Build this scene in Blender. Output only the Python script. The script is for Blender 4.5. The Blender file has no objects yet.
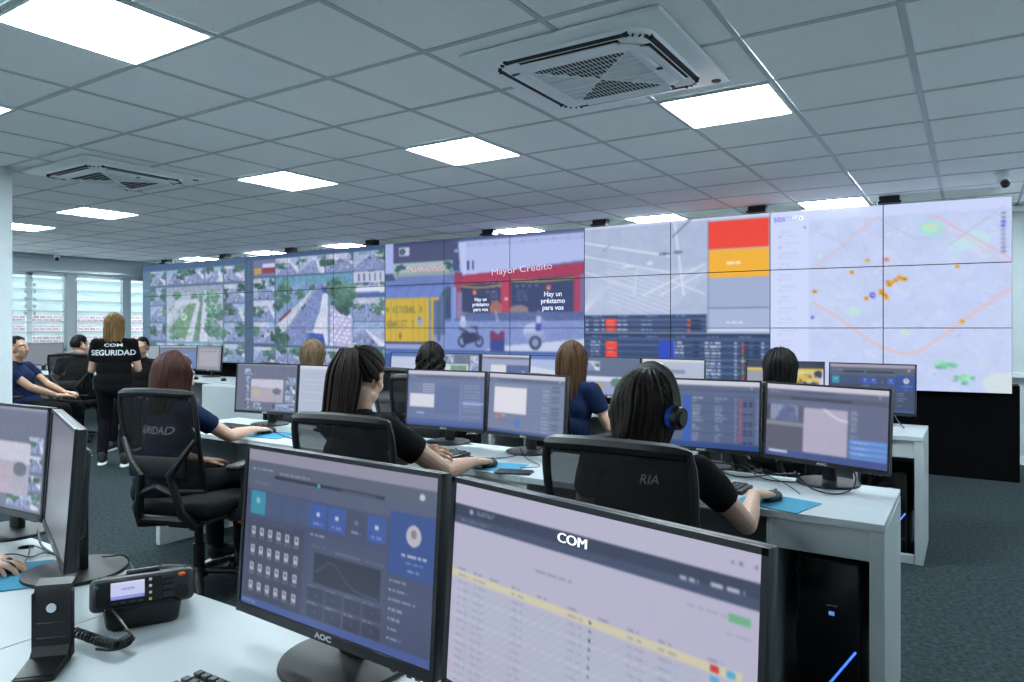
import bpy, bmesh, math, random
import numpy as np
from mathutils import Vector, Matrix
from mathutils.bvhtree import BVHTree

scene = bpy.context.scene
col = scene.collection
PI = math.pi
R = math.radians

# ------------------------------------------------------------------ camera
EYE = 1.36
cam_d = bpy.data.cameras.new('camera')
cam = bpy.data.objects.new('camera', cam_d)
col.objects.link(cam)
cam.location = (0, 0, EYE)
cam.rotation_euler = (R(90), 0, R(32.9))
cam_d.sensor_width = 36
cam_d.lens = 710 / 1024 * 36
cam_d.shift_y = -13 / 1024
cam_d.clip_start = 0.05
scene.camera = cam

# ------------------------------------------------------------------ world, exposure
w = bpy.data.worlds.new('world')
scene.world = w
w.use_nodes = True
bg = w.node_tree.nodes['Background']
bg.inputs[0].default_value = (0.80, 0.92, 1.0, 1)
bg.inputs[1].default_value = 4.0
scene.view_settings.view_transform = 'Standard'
scene.view_settings.look = 'None'
scene.view_settings.exposure = 0.66
scene.view_settings.gamma = 1
scene.view_settings.use_curve_mapping = False
LAMP_STRENGTH = 33.0
LAMP_COLOR = (0.80, 0.94, 1.0)
CEIL = EYE + 1.23

# ------------------------------------------------------------------ materials
MATS = {}
def mat(name, c=(0.5, 0.5, 0.5), rough=0.5, metal=0.0, noise=0.0, nscale=200.0, bump=0.0, bscale=300.0,
        coat=0.0, stretch=(1, 1, 1), spec=0.5, sheen=0.0):
    if name in MATS:
        return MATS[name]
    m = bpy.data.materials.new(name)
    m.use_nodes = True
    nt = m.node_tree
    b = nt.nodes['Principled BSDF']
    b.inputs['Roughness'].default_value = rough
    b.inputs['Metallic'].default_value = metal
    b.inputs['Specular IOR Level'].default_value = spec
    b.inputs['Coat Weight'].default_value = coat
    b.inputs['Sheen Weight'].default_value = sheen
    tc = nt.nodes.new('ShaderNodeTexCoord')
    mp = nt.nodes.new('ShaderNodeMapping')
    mp.inputs['Scale'].default_value = stretch
    nt.links.new(tc.outputs['Object'], mp.inputs['Vector'])
    nz = nt.nodes.new('ShaderNodeTexNoise')
    nz.inputs['Scale'].default_value = nscale
    nz.inputs['Detail'].default_value = 4
    nt.links.new(mp.outputs[0], nz.inputs['Vector'])
    rp = nt.nodes.new('ShaderNodeValToRGB')
    n = max(noise, 0.01)
    rp.color_ramp.elements[0].color = tuple(x * (1 - n) for x in c) + (1,)
    rp.color_ramp.elements[1].color = tuple(min(1, x * (1 + n)) for x in c) + (1,)
    rp.color_ramp.elements[0].position = 0.3
    rp.color_ramp.elements[1].position = 0.7
    nt.links.new(nz.outputs['Fac'], rp.inputs['Fac'])
    nt.links.new(rp.outputs['Color'], b.inputs['Base Color'])
    if bump > 0:
        bn = nt.nodes.new('ShaderNodeTexNoise')
        bn.inputs['Scale'].default_value = bscale
        bn.inputs['Detail'].default_value = 3
        nt.links.new(mp.outputs[0], bn.inputs['Vector'])
        bp = nt.nodes.new('ShaderNodeBump')
        bp.inputs['Strength'].default_value = bump
        bp.inputs['Distance'].default_value = 0.004
        nt.links.new(bn.outputs['Fac'], bp.inputs['Height'])
        nt.links.new(bp.outputs[0], b.inputs['Normal'])
    MATS[name] = m
    return m

def emit(name, c, s):
    m = bpy.data.materials.new(name)
    m.use_nodes = True
    nt = m.node_tree
    b = nt.nodes['Principled BSDF']
    b.inputs['Base Color'].default_value = (0.8, 0.8, 0.8, 1)
    b.inputs['Emission Color'].default_value = tuple(c) + (1,)
    b.inputs['Emission Strength'].default_value = s
    MATS[name] = m
    return m

def screen_mat(name, strength, rough, spec, base=0.01):
    m = bpy.data.materials.new(name)
    m.use_nodes = True
    nt = m.node_tree
    b = nt.nodes['Principled BSDF']
    b.inputs['Base Color'].default_value = (base, base, base * 1.1, 1)
    b.inputs['Roughness'].default_value = rough
    b.inputs['Specular IOR Level'].default_value = spec
    at = nt.nodes.new('ShaderNodeAttribute')
    at.attribute_name = 'Col'
    nt.links.new(at.outputs['Color'], b.inputs['Emission Color'])
    b.inputs['Emission Strength'].default_value = strength
    return m

def perforated(name, c, hole, scale):
    """woven net, finer than can be resolved: part of the light passes straight through"""
    m = bpy.data.materials.new(name)
    m.use_nodes = True
    nt = m.node_tree
    b = nt.nodes['Principled BSDF']
    b.inputs['Base Color'].default_value = tuple(c) + (1,)
    b.inputs['Roughness'].default_value = 0.8
    out = nt.nodes['Material Output']
    tr = nt.nodes.new('ShaderNodeBsdfTransparent')
    mx = nt.nodes.new('ShaderNodeMixShader')
    mx.inputs[0].default_value = hole
    nt.links.new(b.outputs[0], mx.inputs[1])
    nt.links.new(tr.outputs[0], mx.inputs[2])
    nt.links.new(mx.outputs[0], out.inputs[0])
    MATS[name] = m
    return m

M_tile = mat('ceiling_tile', (0.94, 0.97, 0.975), 0.9, noise=0.04, nscale=60, bump=0.15, bscale=180)
M_grid = mat('ceiling_grid', (0.50, 0.55, 0.57), 0.45)
M_carpet = mat('carpet', (0.026, 0.038, 0.043), 0.97, noise=0.5, nscale=42, bump=0.6, bscale=220, spec=0.15)
M_wall = mat('wall_paint', (0.56, 0.62, 0.64), 0.8, noise=0.02, nscale=8, bump=0.05)
M_wallb = mat('wall_paint_bluish', (0.50, 0.56, 0.58), 0.8, noise=0.02, nscale=8, bump=0.05)
M_trim = mat('white_trim', (0.74, 0.80, 0.82), 0.45)
M_alu = mat('aluminium', (0.55, 0.6, 0.62), 0.35, metal=0.6)
M_desk = mat('white_laminate', (0.44, 0.49, 0.51), 0.38, noise=0.015, nscale=15)
M_deskg = mat('grey_laminate', (0.25, 0.29, 0.30), 0.5, noise=0.03, nscale=15)
M_edge = mat('edge_band', (0.40, 0.44, 0.46), 0.5)
M_blk = mat('black_plastic', (0.005, 0.006, 0.007), 0.45, noise=0.2, nscale=80, bump=0.05, bscale=600)
M_blkg = mat('black_gloss', (0.008, 0.009, 0.011), 0.18)
M_dgrey = mat('dark_grey_plastic', (0.035, 0.040, 0.044), 0.45, noise=0.1, nscale=90)
M_bezel = mat('monitor_bezel', (0.018, 0.020, 0.024), 0.3)
M_mback = mat('monitor_back', (0.03, 0.034, 0.038), 0.4)
M_fabric = mat('black_fabric', (0.006, 0.007, 0.008), 0.95, noise=0.3, nscale=300, bump=0.3, bscale=500, spec=0.2)
M_net = perforated('black_net', (0.005, 0.006, 0.007), 0.15, 0)
M_wblk = mat('black_painted_board', (0.003, 0.003, 0.0035), 0.9, noise=0.2, nscale=5, spec=0.1)
M_acw = mat('air_conditioner_white', (0.85, 0.90, 0.92), 0.35)
M_acg = mat('air_conditioner_grille', (0.66, 0.72, 0.74), 0.5)
M_dark = mat('dark_slot', (0.01, 0.012, 0.014), 0.7)
M_orange = mat('orange_plastic', (0.85, 0.16, 0.02), 0.4)
M_chrome = mat('chrome', (0.6, 0.62, 0.64), 0.2, metal=1)
M_white = mat('white_print', (0.72, 0.75, 0.78), 0.6)
M_whitedim = mat('worn_white_print', (0.30, 0.32, 0.34), 0.7)
M_logo = mat('silver_print', (0.5, 0.52, 0.55), 0.4)
M_pad = mat('blue_mouse_mat', (0.02, 0.22, 0.36), 0.8, noise=0.04)
M_blueled = emit('blue_led', (0.015, 0.14, 0.9), 1.0)
M_lamp = emit('lamp_diffuser', LAMP_COLOR, LAMP_STRENGTH)
M_screen = screen_mat('monitor_screen', 0.60, 0.28, 0.5)
M_vscreen = screen_mat('video_wall_screen', 0.63, 0.5, 0.25)
M_blueplastic = mat('blue_plastic', (0.02, 0.08, 0.5), 0.4)
M_bottle = mat('pale_blue_bottle', (0.25, 0.42, 0.62), 0.15)
# slats of frosted glass in the louvred windows
M_glass = bpy.data.materials.new('frosted_glass')
M_glass.use_nodes = True
_nt = M_glass.node_tree
_b = _nt.nodes['Principled BSDF']
_b.inputs['Base Color'].default_value = (0.85, 0.93, 0.93, 1)
_b.inputs['Roughness'].default_value = 0.25
_tr = _nt.nodes.new('ShaderNodeBsdfTransparent')
_tr.inputs[0].default_value = (0.9, 0.96, 0.96, 1)
_mx = _nt.nodes.new('ShaderNodeMixShader')
_mx.inputs[0].default_value = 0.60
_nt.links.new(_b.outputs[0], _mx.inputs[1])
_nt.links.new(_tr.outputs[0], _mx.inputs[2])
_nt.links.new(_mx.outputs[0], _nt.nodes['Material Output'].inputs[0])
# outside brick wall, too far away to pick the bricks apart
M_brick = bpy.data.materials.new('whitewashed_brick')
M_brick.use_nodes = True
_nt = M_brick.node_tree
_b = _nt.nodes['Principled BSDF']
_b.inputs['Roughness'].default_value = 0.9
_tc = _nt.nodes.new('ShaderNodeTexCoord')
_sp = _nt.nodes.new('ShaderNodeSeparateXYZ')
_cb = _nt.nodes.new('ShaderNodeCombineXYZ')
_br = _nt.nodes.new('ShaderNodeTexBrick')
_nt.links.new(_tc.outputs['Object'], _sp.inputs[0])
_nt.links.new(_sp.outputs[1], _cb.inputs[0])
_nt.links.new(_sp.outputs[2], _cb.inputs[1])
_nt.links.new(_cb.outputs[0], _br.inputs['Vector'])
_br.inputs['Scale'].default_value = 4.2
_br.inputs['Color1'].default_value = (0.22, 0.12, 0.12, 1)
_br.inputs['Color2'].default_value = (0.26, 0.22, 0.23, 1)
_br.inputs['Mortar'].default_value = (0.34, 0.34, 0.35, 1)
_br.inputs['Mortar Size'].default_value = 0.03
_nt.links.new(_br.outputs[0], _b.inputs['Base Color'])

# ------------------------------------------------------------------ mesh builder
def V(*a):
    return Vector(a)

class MB:
    def __init__(self):
        self.v = []; self.f = []; self.m = []
    def add(self, vs, fs, mi=0, M=None):
        o = len(self.v)
        if M is not None:
            vs = [M @ Vector(p) for p in vs]
        self.v += [tuple(p) for p in vs]
        self.f += [tuple(i + o for i in f) for f in fs]
        self.m += [mi] * len(fs)
        return self
    def box(self, c, s, mi=0, M=None):
        x, y, z = (k / 2 for k in s)
        vs = [(c[0] + a * x, c[1] + b * y, c[2] + d * z) for a in (-1, 1) for b in (-1, 1) for d in (-1, 1)]
        fs = [(0, 1, 3, 2), (4, 6, 7, 5), (0, 4, 5, 1), (2, 3, 7, 6), (0, 2, 6, 4), (1, 5, 7, 3)]
        return self.add(vs, fs, mi, M)
    def rbox(self, c, s, r, seg=2, mi=0, M=None):
        bm = bmesh.new()
        bmesh.ops.create_cube(bm, size=1)
        for v in bm.verts:
            v.co = Vector((v.co.x * s[0], v.co.y * s[1], v.co.z * s[2]))
        r = min(r, min(s) * 0.49)
        bmesh.ops.bevel(bm, geom=bm.edges[:], offset=r, segments=seg, profile=0.5, affect='EDGES')
        bm.verts.ensure_lookup_table()
        bm.verts.index_update()
        vs = [tuple(v.co + Vector(c)) for v in bm.verts]
        fs = [tuple(v.index for v in f.verts) for f in bm.faces]
        bm.free()
        return self.add(vs, fs, mi, M)
    def tube(self, pts, rad, n=8, mi=0, M=None, caps=True, flat=1.0):
        pts = [Vector(p) for p in pts]
        k = len(pts)
        if not hasattr(rad, '__len__'):
            rad = [rad] * k
        vs = []; fs = []
        ref = None
        for i, p in enumerate(pts):
            d = (pts[min(i + 1, k - 1)] - pts[max(i - 1, 0)])
            d = d.normalized() if d.length > 1e-9 else Vector((0, 0, 1))
            if ref is None:
                ref = Vector((0, 0, 1)) if abs(d.z) < 0.9 else Vector((1, 0, 0))
            u = (ref - d * ref.dot(d))
            u = u.normalized() if u.length > 1e-6 else d.orthogonal().normalized()
            ref = u
            s = d.cross(u)
            for j in range(n):
                t = 2 * PI * j / n
                vs.append(tuple(p + (s * math.cos(t) + u * math.sin(t) * flat) * rad[i]))
        for i in range(k - 1):
            for j in range(n):
                a = i * n + j; b = i * n + (j + 1) % n
                fs.append((a, b, b + n, a + n))
        if caps:
            fs.append(tuple(reversed(range(n))))
            fs.append(tuple(range((k - 1) * n, k * n)))
        return self.add(vs, fs, mi, M)
    def lathe(self, prof, c=(0, 0, 0), n=24, mi=0, M=None):
        vs = []; fs = []
        for r, z in prof:
            for j in range(n):
                t = 2 * PI * j / n
                vs.append((c[0] + r * math.cos(t), c[1] + r * math.sin(t), c[2] + z))
        for i in range(len(prof) - 1):
            for j in range(n):
                a = i * n + j; b = i * n + (j + 1) % n
                fs.append((a, b, b + n, a + n))
        fs.append(tuple(reversed(range(n))))
        fs.append(tuple(range((len(prof) - 1) * n, len(prof) * n)))
        return self.add(vs, fs, mi, M)
    def ell(self, c, r, n=14, mi=0, M=None, rot=None):
        vs = []; fs = []
        h = max(6, n // 2 + 1)
        for i in range(1, h):
            ph = PI * i / h
            for j in range(n):
                t = 2 * PI * j / n
                vs.append(Vector((r[0] * math.sin(ph) * math.cos(t), r[1] * math.sin(ph) * math.sin(t), r[2] * math.cos(ph))))
        vs.append(Vector((0, 0, r[2]))); vs.append(Vector((0, 0, -r[2])))
        if rot is not None:
            vs = [rot @ p for p in vs]
        vs = [p + Vector(c) for p in vs]
        for i in range(h - 2):
            for j in range(n):
                a = i * n + j; b = i * n + (j + 1) % n
                fs.append((a, a + n, b + n, b))
        t = (h - 1) * n
        for j in range(n):
            fs.append((t, j, (j + 1) % n))
            fs.append((t + 1, (h - 2) * n + (j + 1) % n, (h - 2) * n + j))
        return self.add(vs, fs, mi, M)
    def cap(self, p0, p1, r0, r1, n=12, M=None):
        """tapered capsule"""
        p0 = Vector(p0); p1 = Vector(p1)
        d = p1 - p0
        L = d.length
        d = d.normalized() if L > 1e-7 else Vector((0, 0, 1))
        pts = []; rr = []
        for k in (0.02, 0.35, 0.7):
            pts.append(p0 - d * r0 * math.cos(k * PI / 2)); rr.append(max(1e-4, r0 * math.sin(k * PI / 2)))
        pts.append(p0); rr.append(r0)
        pts.append(p1); rr.append(r1)
        for k in (0.7, 0.35, 0.02):
            pts.append(p1 + d * r1 * math.cos(k * PI / 2)); rr.append(max(1e-4, r1 * math.sin(k * PI / 2)))
        return self.tube(pts, rr, n, M=M)
    def prism(self, poly, y0, y1, mi=0, M=None):
        """polygon in the XZ plane extruded from y0 to y1"""
        n = len(poly)
        vs = [(p[0], y0, p[1]) for p in poly] + [(p[0], y1, p[1]) for p in poly]
        fs = [tuple(range(n)), tuple(reversed(range(n, 2 * n)))]
        for i in range(n):
            j = (i + 1) % n
            fs.append((i, i + n, j + n, j))
        return self.add(vs, fs, mi, M)
    def mesh(self, name, mats, angle=40):
        me = bpy.data.meshes.new(name)
        me.from_pydata(self.v, [], self.f)
        for m in (mats if isinstance(mats, (list, tuple)) else [mats]):
            me.materials.append(m)
        if any(self.m):
            me.polygons.foreach_set('material_index', self.m)
        if angle:
            me.polygons.foreach_set('use_smooth', [True] * len(self.f))
            me.set_sharp_from_angle(angle=R(angle))
        bm = bmesh.new(); bm.from_mesh(me)
        bmesh.ops.recalc_face_normals(bm, faces=bm.faces)
        bm.to_mesh(me); bm.free()
        me.update()
        return me

def obj(name, mb, mats=None, parent=None, loc=None, rot=None, angle=40):
    me = mb.mesh(name, mats, angle) if isinstance(mb, MB) else mb
    o = bpy.data.objects.new(name, me)
    col.objects.link(o)
    if parent: o.parent = parent
    if loc is not None: o.location = loc
    if rot is not None: o.rotation_euler = rot
    return o

def thing(name, label, cat, loc=(0, 0, 0), rz=0, group=None):
    o = bpy.data.objects.new(name, None)
    o.empty_display_size = 0.1
    col.objects.link(o)
    o.location = loc
    o.rotation_euler = (0, 0, rz)
    return tag(o, label, cat, group)

def tag(o, label, cat, group=None):
    o['label'] = label; o['category'] = cat
    if group: o['group'] = group
    return o

def struct(name, mb, m, parent=None):
    o = obj(name, mb, m, parent)
    if parent is None: o['kind'] = 'structure'
    return o

def copy_tree(o, parent=None):
    c = o.copy()
    col.objects.link(c)
    c.parent = parent
    for ch in list(o.children):
        copy_tree(ch, c)
    return c

# text as meshes (the built-in font)
_TXT = {}
def text_mesh(s, size, bold=0.0):
    k = (s, size, bold)
    if k not in _TXT:
        cu = bpy.data.curves.new('lettering', 'FONT')
        cu.body = s; cu.size = size; cu.align_x = 'CENTER'; cu.align_y = 'CENTER'
        cu.offset = bold; cu.resolution_u = 3
        o = bpy.data.objects.new('lettering', cu)
        col.objects.link(o)
        dg = bpy.context.evaluated_depsgraph_get()
        me = bpy.data.meshes.new_from_object(o.evaluated_get(dg))
        bpy.data.objects.remove(o)
        _TXT[k] = ([tuple(v.co) for v in me.vertices], [tuple(p.vertices) for p in me.polygons])
        bpy.data.meshes.remove(me)
    return _TXT[k]

# ------------------------------------------------------------------ canvases for what the screens show
FONT = {'A': '010101111101101', 'B': '110101110101110', 'C': '011100100100011', 'D': '110101101101110', 'E': '111100110100111',
        'F': '111100110100100', 'G': '011100101101011', 'I': '111010010010111', 'J': '001001001101010', 'L': '100100100100111', 'M': '101111111101101',
        'N': '110101101101101', 'O': '010101101101010', 'P': '110101110100100', 'Q': '010101101011001', 'R': '110101110101101',
        'S': '011100010001110', 'T': '111010010010010', 'U': '101101101101111', 'V': '101101101101010', 'Y': '101101010010010', '?': '110001010000010',
        'Z': '111001010100111', '.': '000000000000010', '-': '000000111000000', 'H': '101101111101101', ' ': '000000000000000'}
class Cv:
    def __init__(s, W, H, bg=(200, 205, 225)):
        s.W = W; s.H = H
        s.a = np.zeros((H, W, 3)); s.a[:] = bg
        yy, xx = np.mgrid[0:H, 0:W]
        s.x = (xx + 0.5) / W; s.y = (yy + 0.5) / H
    def put(s, mask, c, al=1.0):
        mm = (mask.astype(float) * al)[..., None]
        s.a = s.a * (1 - mm) + np.array(c, float) * mm
    def rect(s, x0, y0, x1, y1, c, al=1.0):
        s.put((s.x >= x0) & (s.x < x1) & (s.y >= y0) & (s.y < y1), c, al)
    def ell(s, cx, cy, rx, ry, c, al=1.0):
        x0 = max(0, int((cx - rx) * s.W)); x1 = int((cx + rx) * s.W) + 2; y0 = max(0, int((cy - ry) * s.H)); y1 = int((cy + ry) * s.H) + 2
        X = s.x[y0:y1, x0:x1]; Y = s.y[y0:y1, x0:x1]
        m = ((((X - cx) / rx) ** 2 + ((Y - cy) / ry) ** 2 < 1) * al)[..., None]
        s.a[y0:y1, x0:x1] = s.a[y0:y1, x0:x1] * (1 - m) + np.array(c, float) * m
    def tree(s, cx, cy, rx, ry, g=1.0, seed=0):
        rg = random.Random(seed * 7919 + int(cx * 1e4) + int(cy * 3e4))
        for k in range(26):
            a = rg.uniform(0, 2 * PI); d = math.sqrt(rg.random()) * .85; q = rg.uniform(.14, .36); l = rg.uniform(.0, 1)
            up = -math.sin(a) * d
            l = l * .6 + .4 * (up * .5 + .5)
            s.ell(cx + math.cos(a) * d * rx, cy + math.sin(a) * d * ry, rx * q, ry * q, ((34 + 70 * l) * g, (64 + 88 * l) * g, (68 + 40 * l) * g), .85)
    def line(s, x0, y0, x1, y1, wpx, c, al=1.0):
        X = s.x * s.W; Y = s.y * s.H
        ax, ay, bx, by = x0 * s.W, y0 * s.H, x1 * s.W, y1 * s.H
        dx, dy = bx - ax, by - ay
        L2 = dx * dx + dy * dy + 1e-9
        t = np.clip(((X - ax) * dx + (Y - ay) * dy) / L2, 0, 1)
        d = np.hypot(X - ax - t * dx, Y - ay - t * dy)
        s.put(np.clip(wpx / 2 + 0.5 - d, 0, 1), c, al)
    def path(s, pts, wpx, c, al=1.0):
        for p, q in zip(pts, pts[1:]):
            s.line(p[0], p[1], q[0], q[1], wpx, c, al)
    def poly(s, pts, c, al=1.0, region=None):
        ins = np.zeros(s.x.shape, bool)
        n = len(pts)
        for i in range(n):
            x1, y1 = pts[i]; x2, y2 = pts[(i + 1) % n]
            if y1 == y2: continue
            cond = ((s.y > min(y1, y2)) & (s.y <= max(y1, y2)) & (s.x < (x2 - x1) * (s.y - y1) / (y2 - y1) + x1))
            ins ^= cond
        s.put(ins, c, al)
    def noise(s, amp, cell, seed=0, box=(0, 0, 1, 1)):
        rg = np.random.default_rng(seed)
        g = rg.normal(size=(int(s.H / cell) + 3, int(s.W / cell) + 3))
        X = s.x * s.W / cell; Y = s.y * s.H / cell
        i = Y.astype(int); j = X.astype(int); fy = Y - i; fx = X - j
        n = g[i, j] * (1 - fx) * (1 - fy) + g[i, j + 1] * fx * (1 - fy) + g[i + 1, j] * (1 - fx) * fy + g[i + 1, j + 1] * fx * fy
        m = (s.x >= box[0]) & (s.x < box[2]) & (s.y >= box[1]) & (s.y < box[3])
        s.a += (n * m)[..., None] * amp
    def text(s, t, x, y, h, c, wscale=1.0):
        px = h / 5; pw = px * s.H / s.W * wscale
        for k, ch in enumerate(t):
            g = FONT.get(ch, FONT[' '])
            for r in range(5):
                for q in range(3):
                    if g[r * 3 + q] == '1':
                        s.rect(x + (k * 4 + q) * pw, y + r * px, x + (k * 4 + q + 1) * pw, y + (r + 1) * px, c)
    def words(s, x0, y0, x1, h, c, seed=0, al=0.8):
        rg = random.Random(seed)
        x = x0
        while x < x1:
            L = rg.uniform(0.01, 0.04)
            s.rect(x, y0, min(x + L, x1), y0 + h, c, al)
            x += L + 0.008
    def lin(s):
        a = np.clip(s.a, 0, 255) / 255
        return np.where(a <= 0.04045, a / 12.92, ((a + 0.055) / 1.055) ** 2.4)

def grid_mesh(name, img, wid, hei, M, gain=1.0):
    """flat luminous sheet, in the XZ plane facing -Y, colours per vertex from a canvas slice"""
    H, W = img.shape[:2]
    xs = np.linspace(-wid / 2, wid / 2, W); zs = np.linspace(hei / 2, -hei / 2, H)
    X, Z = np.meshgrid(xs, zs)
    co = np.stack([X, np.zeros_like(X), Z], -1).reshape(-1, 3)
    idx = np.arange(H * W).reshape(H, W)
    q = np.stack([idx[:-1, :-1], idx[1:, :-1], idx[1:, 1:], idx[:-1, 1:]], -1).reshape(-1, 4)
    me = bpy.data.meshes.new(name)
    me.vertices.add(len(co)); me.vertices.foreach_set('co', co.ravel().astype(np.float32))
    me.loops.add(q.size); me.loops.foreach_set('vertex_index', q.ravel().astype(np.int32))
    me.polygons.add(len(q)); me.polygons.foreach_set('loop_start', np.arange(0, q.size, 4, dtype=np.int32))
    me.update(calc_edges=True)
    ca = me.color_attributes.new('Col', 'FLOAT_COLOR', 'POINT')
    c4 = np.ones((H * W, 4), np.float32); c4[:, :3] = img.reshape(-1, 3) * gain
    ca.data.foreach_set('color', c4.ravel())
    me.materials.append(M)
    return me

# ================================================================== THE ROOM
XL, XR, YB, YF = -13.05, 1.9, 8.69, -3.2
struct('floor', MB().box(((XL + XR) / 2, (YB + YF) / 2, -0.05), (XR - XL + 0.4, YB - YF + 0.4, 0.1)), M_carpet)
struct('wall_back', MB().box(((XL + XR) / 2, YB + 0.1, 1.4), (XR - XL + 0.4, 0.2, 2.8)), M_wallb)
struct('wall_right', MB().box((XR + 0.1, (YB + YF) / 2, 1.4), (0.2, YB - YF, 2.8)), M_wall)
struct('wall_front', MB().box(((XL + XR) / 2, YF - 0.1, 1.4), (XR - XL + 0.4, 0.2, 2.8)), M_wall)
WZ0, WZ1 = 0.97, 2.28
wins = [(3.0, 4.55), (4.65, 6.09), (6.22, 7.09), (7.16, 8.20)]
mb = MB()
mb.box((XL - 0.1, (YB + YF) / 2, WZ0 / 2), (0.2, YB - YF, WZ0))
mb.box((XL - 0.1, (YB + YF) / 2, (WZ1 + 2.8) / 2), (0.2, YB - YF, 2.8 - WZ1))
mb.box((XL - 0.1, (YF + wins[0][0]) / 2, (WZ0 + WZ1) / 2), (0.2, wins[0][0] - YF, WZ1 - WZ0))
mb.box((XL - 0.1, (YB + wins[-1][1]) / 2, (WZ0 + WZ1) / 2), (0.2, YB - wins[-1][1], WZ1 - WZ0))
for a, b in zip(wins, wins[1:]):
    mb.box((XL - 0.1, (a[1] + b[0]) / 2, (WZ0 + WZ1) / 2), (0.2, b[0] - a[1], WZ1 - WZ0))
struct('wall_left', mb, M_wall)
struct('baseboard_back', MB().box(((XL + XR) / 2, YB - 0.008, 0.045), (XR - XL, 0.016, 0.09)), M_trim)
struct('baseboard_right', MB().box((XR - 0.008, (YB + YF) / 2, 0.045), (0.016, YB - YF, 0.09)), M_trim)
struct('baseboard_left', MB().box((XL + 0.008, (YB + YF) / 2, 0.045), (0.016, YB - YF, 0.09)), M_trim)
struct('trim_1', MB().box((1.0, YB - 0.02, 0.89), (1.7, 0.04, 0.05)), M_trim)                     # rail on the back wall
struct('trim_2', MB().box(((XL + XR) / 2, YB - 0.02, CEIL - 0.045), (XR - XL, 0.04, 0.05)), M_trim)   # cornice
struct('trim_3', MB().box((XL + 0.02, (YB + YF) / 2, CEIL - 0.045), (0.04, YB - YF, 0.05)), M_grid)
struct('trim_4', MB().box((XL + 0.02, 5.4, WZ1 + 0.05), (0.07, 5.8, 0.045)), M_alu)
struct('pillar', MB().box((-6.45, 2.25, CEIL / 2), (0.5, 0.5, CEIL)), M_wall)
struct('pillar_baseboard', MB().box((-6.45, 2.25, 0.045), (0.52, 0.52, 0.09)), M_trim)

# windows with louvres of frosted glass
slat_me = {}
for n, (y0, y1) in enumerate(wins):
    W = y1 - y0
    fr = MB()
    for yy in (y0 + 0.02, y1 - 0.02):
        fr.box((XL - 0.05, yy, (WZ0 + WZ1) / 2), (0.09, 0.04, WZ1 - WZ0))
    for zz in (WZ0 + 0.02, WZ1 - 0.02):
        fr.box((XL - 0.05, (y0 + y1) / 2, zz), (0.09, W, 0.04))
    win = struct('window_%d' % (n + 1), fr, M_alu)
    if n in (0, 1):
        yy = y0 + W * 0.6
        obj('mullion', MB().box((XL - 0.03, yy, (WZ0 + WZ1) / 2), (0.05, 0.09, WZ1 - WZ0)), M_trim, win)
        lv = MB()
        for k in range(5):
            zz = WZ1 - 0.2 - k * 0.12
            lv.box((XL + 0.01, yy - 0.07, zz), (0.03, 0.025, 0.05)); lv.box((XL + 0.01, yy + 0.07, zz), (0.03, 0.025, 0.05))
        obj('louvre_clip', lv, M_alu, win)
    key = round(W, 2)
    if key not in slat_me:
        slat_me[key] = MB().box((0, 0, 0), (0.006, W - 0.1, 0.18)).mesh('louvre_slat', M_glass)
    for k in range(7):
        o = obj('louvre_slat', slat_me[key], None, win, (XL - 0.05, (y0 + y1) / 2, WZ0 + 0.11 + k * 0.178), (0, R(62), 0))
# what is outside
tag(obj('brick_wall', MB().box((-15.6, 5.5, 0.85), (0.2, 14, 1.7)), M_brick), 'whitewashed brick boundary wall seen through the louvred windows', 'wall')
tag(obj('neighbouring_house', MB().box((-17.6, 5.5, 2.2), (0.3, 18, 4.4)), mat('outside_render', (0.26, 0.31, 0.31), 0.9, noise=0.1, nscale=1.5)), 'pale rendered building wall rising behind the brick wall outside', 'building')
struct('ground_outside', MB().box((-16.5, 5.5, -0.06), (6.5, 16, 0.1)), mat('concrete', (0.4, 0.42, 0.42), 0.9, noise=0.1, nscale=3))

# ceiling of mineral tiles in a T-bar grid
T = 0.61
GX, GY = -0.225, 1.838
ceiling = bpy.data.objects.new('ceiling', None); col.objects.link(ceiling)
ceiling.location = (0, 0, CEIL); ceiling['kind'] = 'structure'
def cell(i, j):
    return GX - T * (i + 0.5), GY + T * (j + 0.5)
lamps = [(4, -1), (1, 3), (4, 3), (7, 3), (12, 3), (15, 3), (18, 3), (7, -1), (12, -1), (15, -1),
         (1, 9), (4, 9), (7, 9), (12, 9), (15, 9), (18, 9), (-3, 3), (-3, 9), (1, -6), (4, -6), (7, -6), (12, -6), (15, -6), (18, -2)]
tile_me = MB().rbox((0, 0, 0.012), (T - 0.026, T - 0.026, 0.02), 0.003, 1).mesh('ceiling_tile', M_tile)
cells = []
for i in range(-4, 21):
    for j in range(-8, 12):
        if (i, j) in lamps: continue
        x, y = cell(i, j)
        if x - T / 2 < XL - 0.3 or x + T / 2 > XR + 0.5: continue
        if y - T / 2 > YB: continue
        # in view of the photograph?
        dep = -x * math.sin(R(32.9)) + y * math.cos(R(32.9)); lat = x * math.cos(R(32.9)) + y * math.sin(R(32.9))
        vis = dep > 0.5 and abs(lat / dep) < 0.85 and 1.23 / dep < 0.62
        cells.append((0 if vis else 1, math.hypot(x, y), x, y, i, j))
cells.sort()
rest = MB()
for k, (nv, d, x, y, i, j) in enumerate(cells):
    if nv == 0 and k < 299:
        o = obj('ceiling_tile', tile_me, None, ceiling, (x, y, ((i * 7 + j * 5) % 3) * 0.0008))
    else:
        rest.box((x, y, 0.012), (T - 0.02, T - 0.02, 0.02))
o = obj('far_ceiling_tiles', rest, M_tile, ceiling); o['kind'] = 'stuff'
g = MB()
for i in range(-4, 23):
    x = GX - T * i
    if XL < x < XR: g.box((x, (YB + YF) / 2, 0.003), (0.024, YB - YF, 0.006))
for j in range(-9, 13):
    y = GY + T * j
    if YF < y < YB: g.box(((XL + XR) / 2, y, 0.0025), (XR - XL, 0.024, 0.006))
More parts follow.
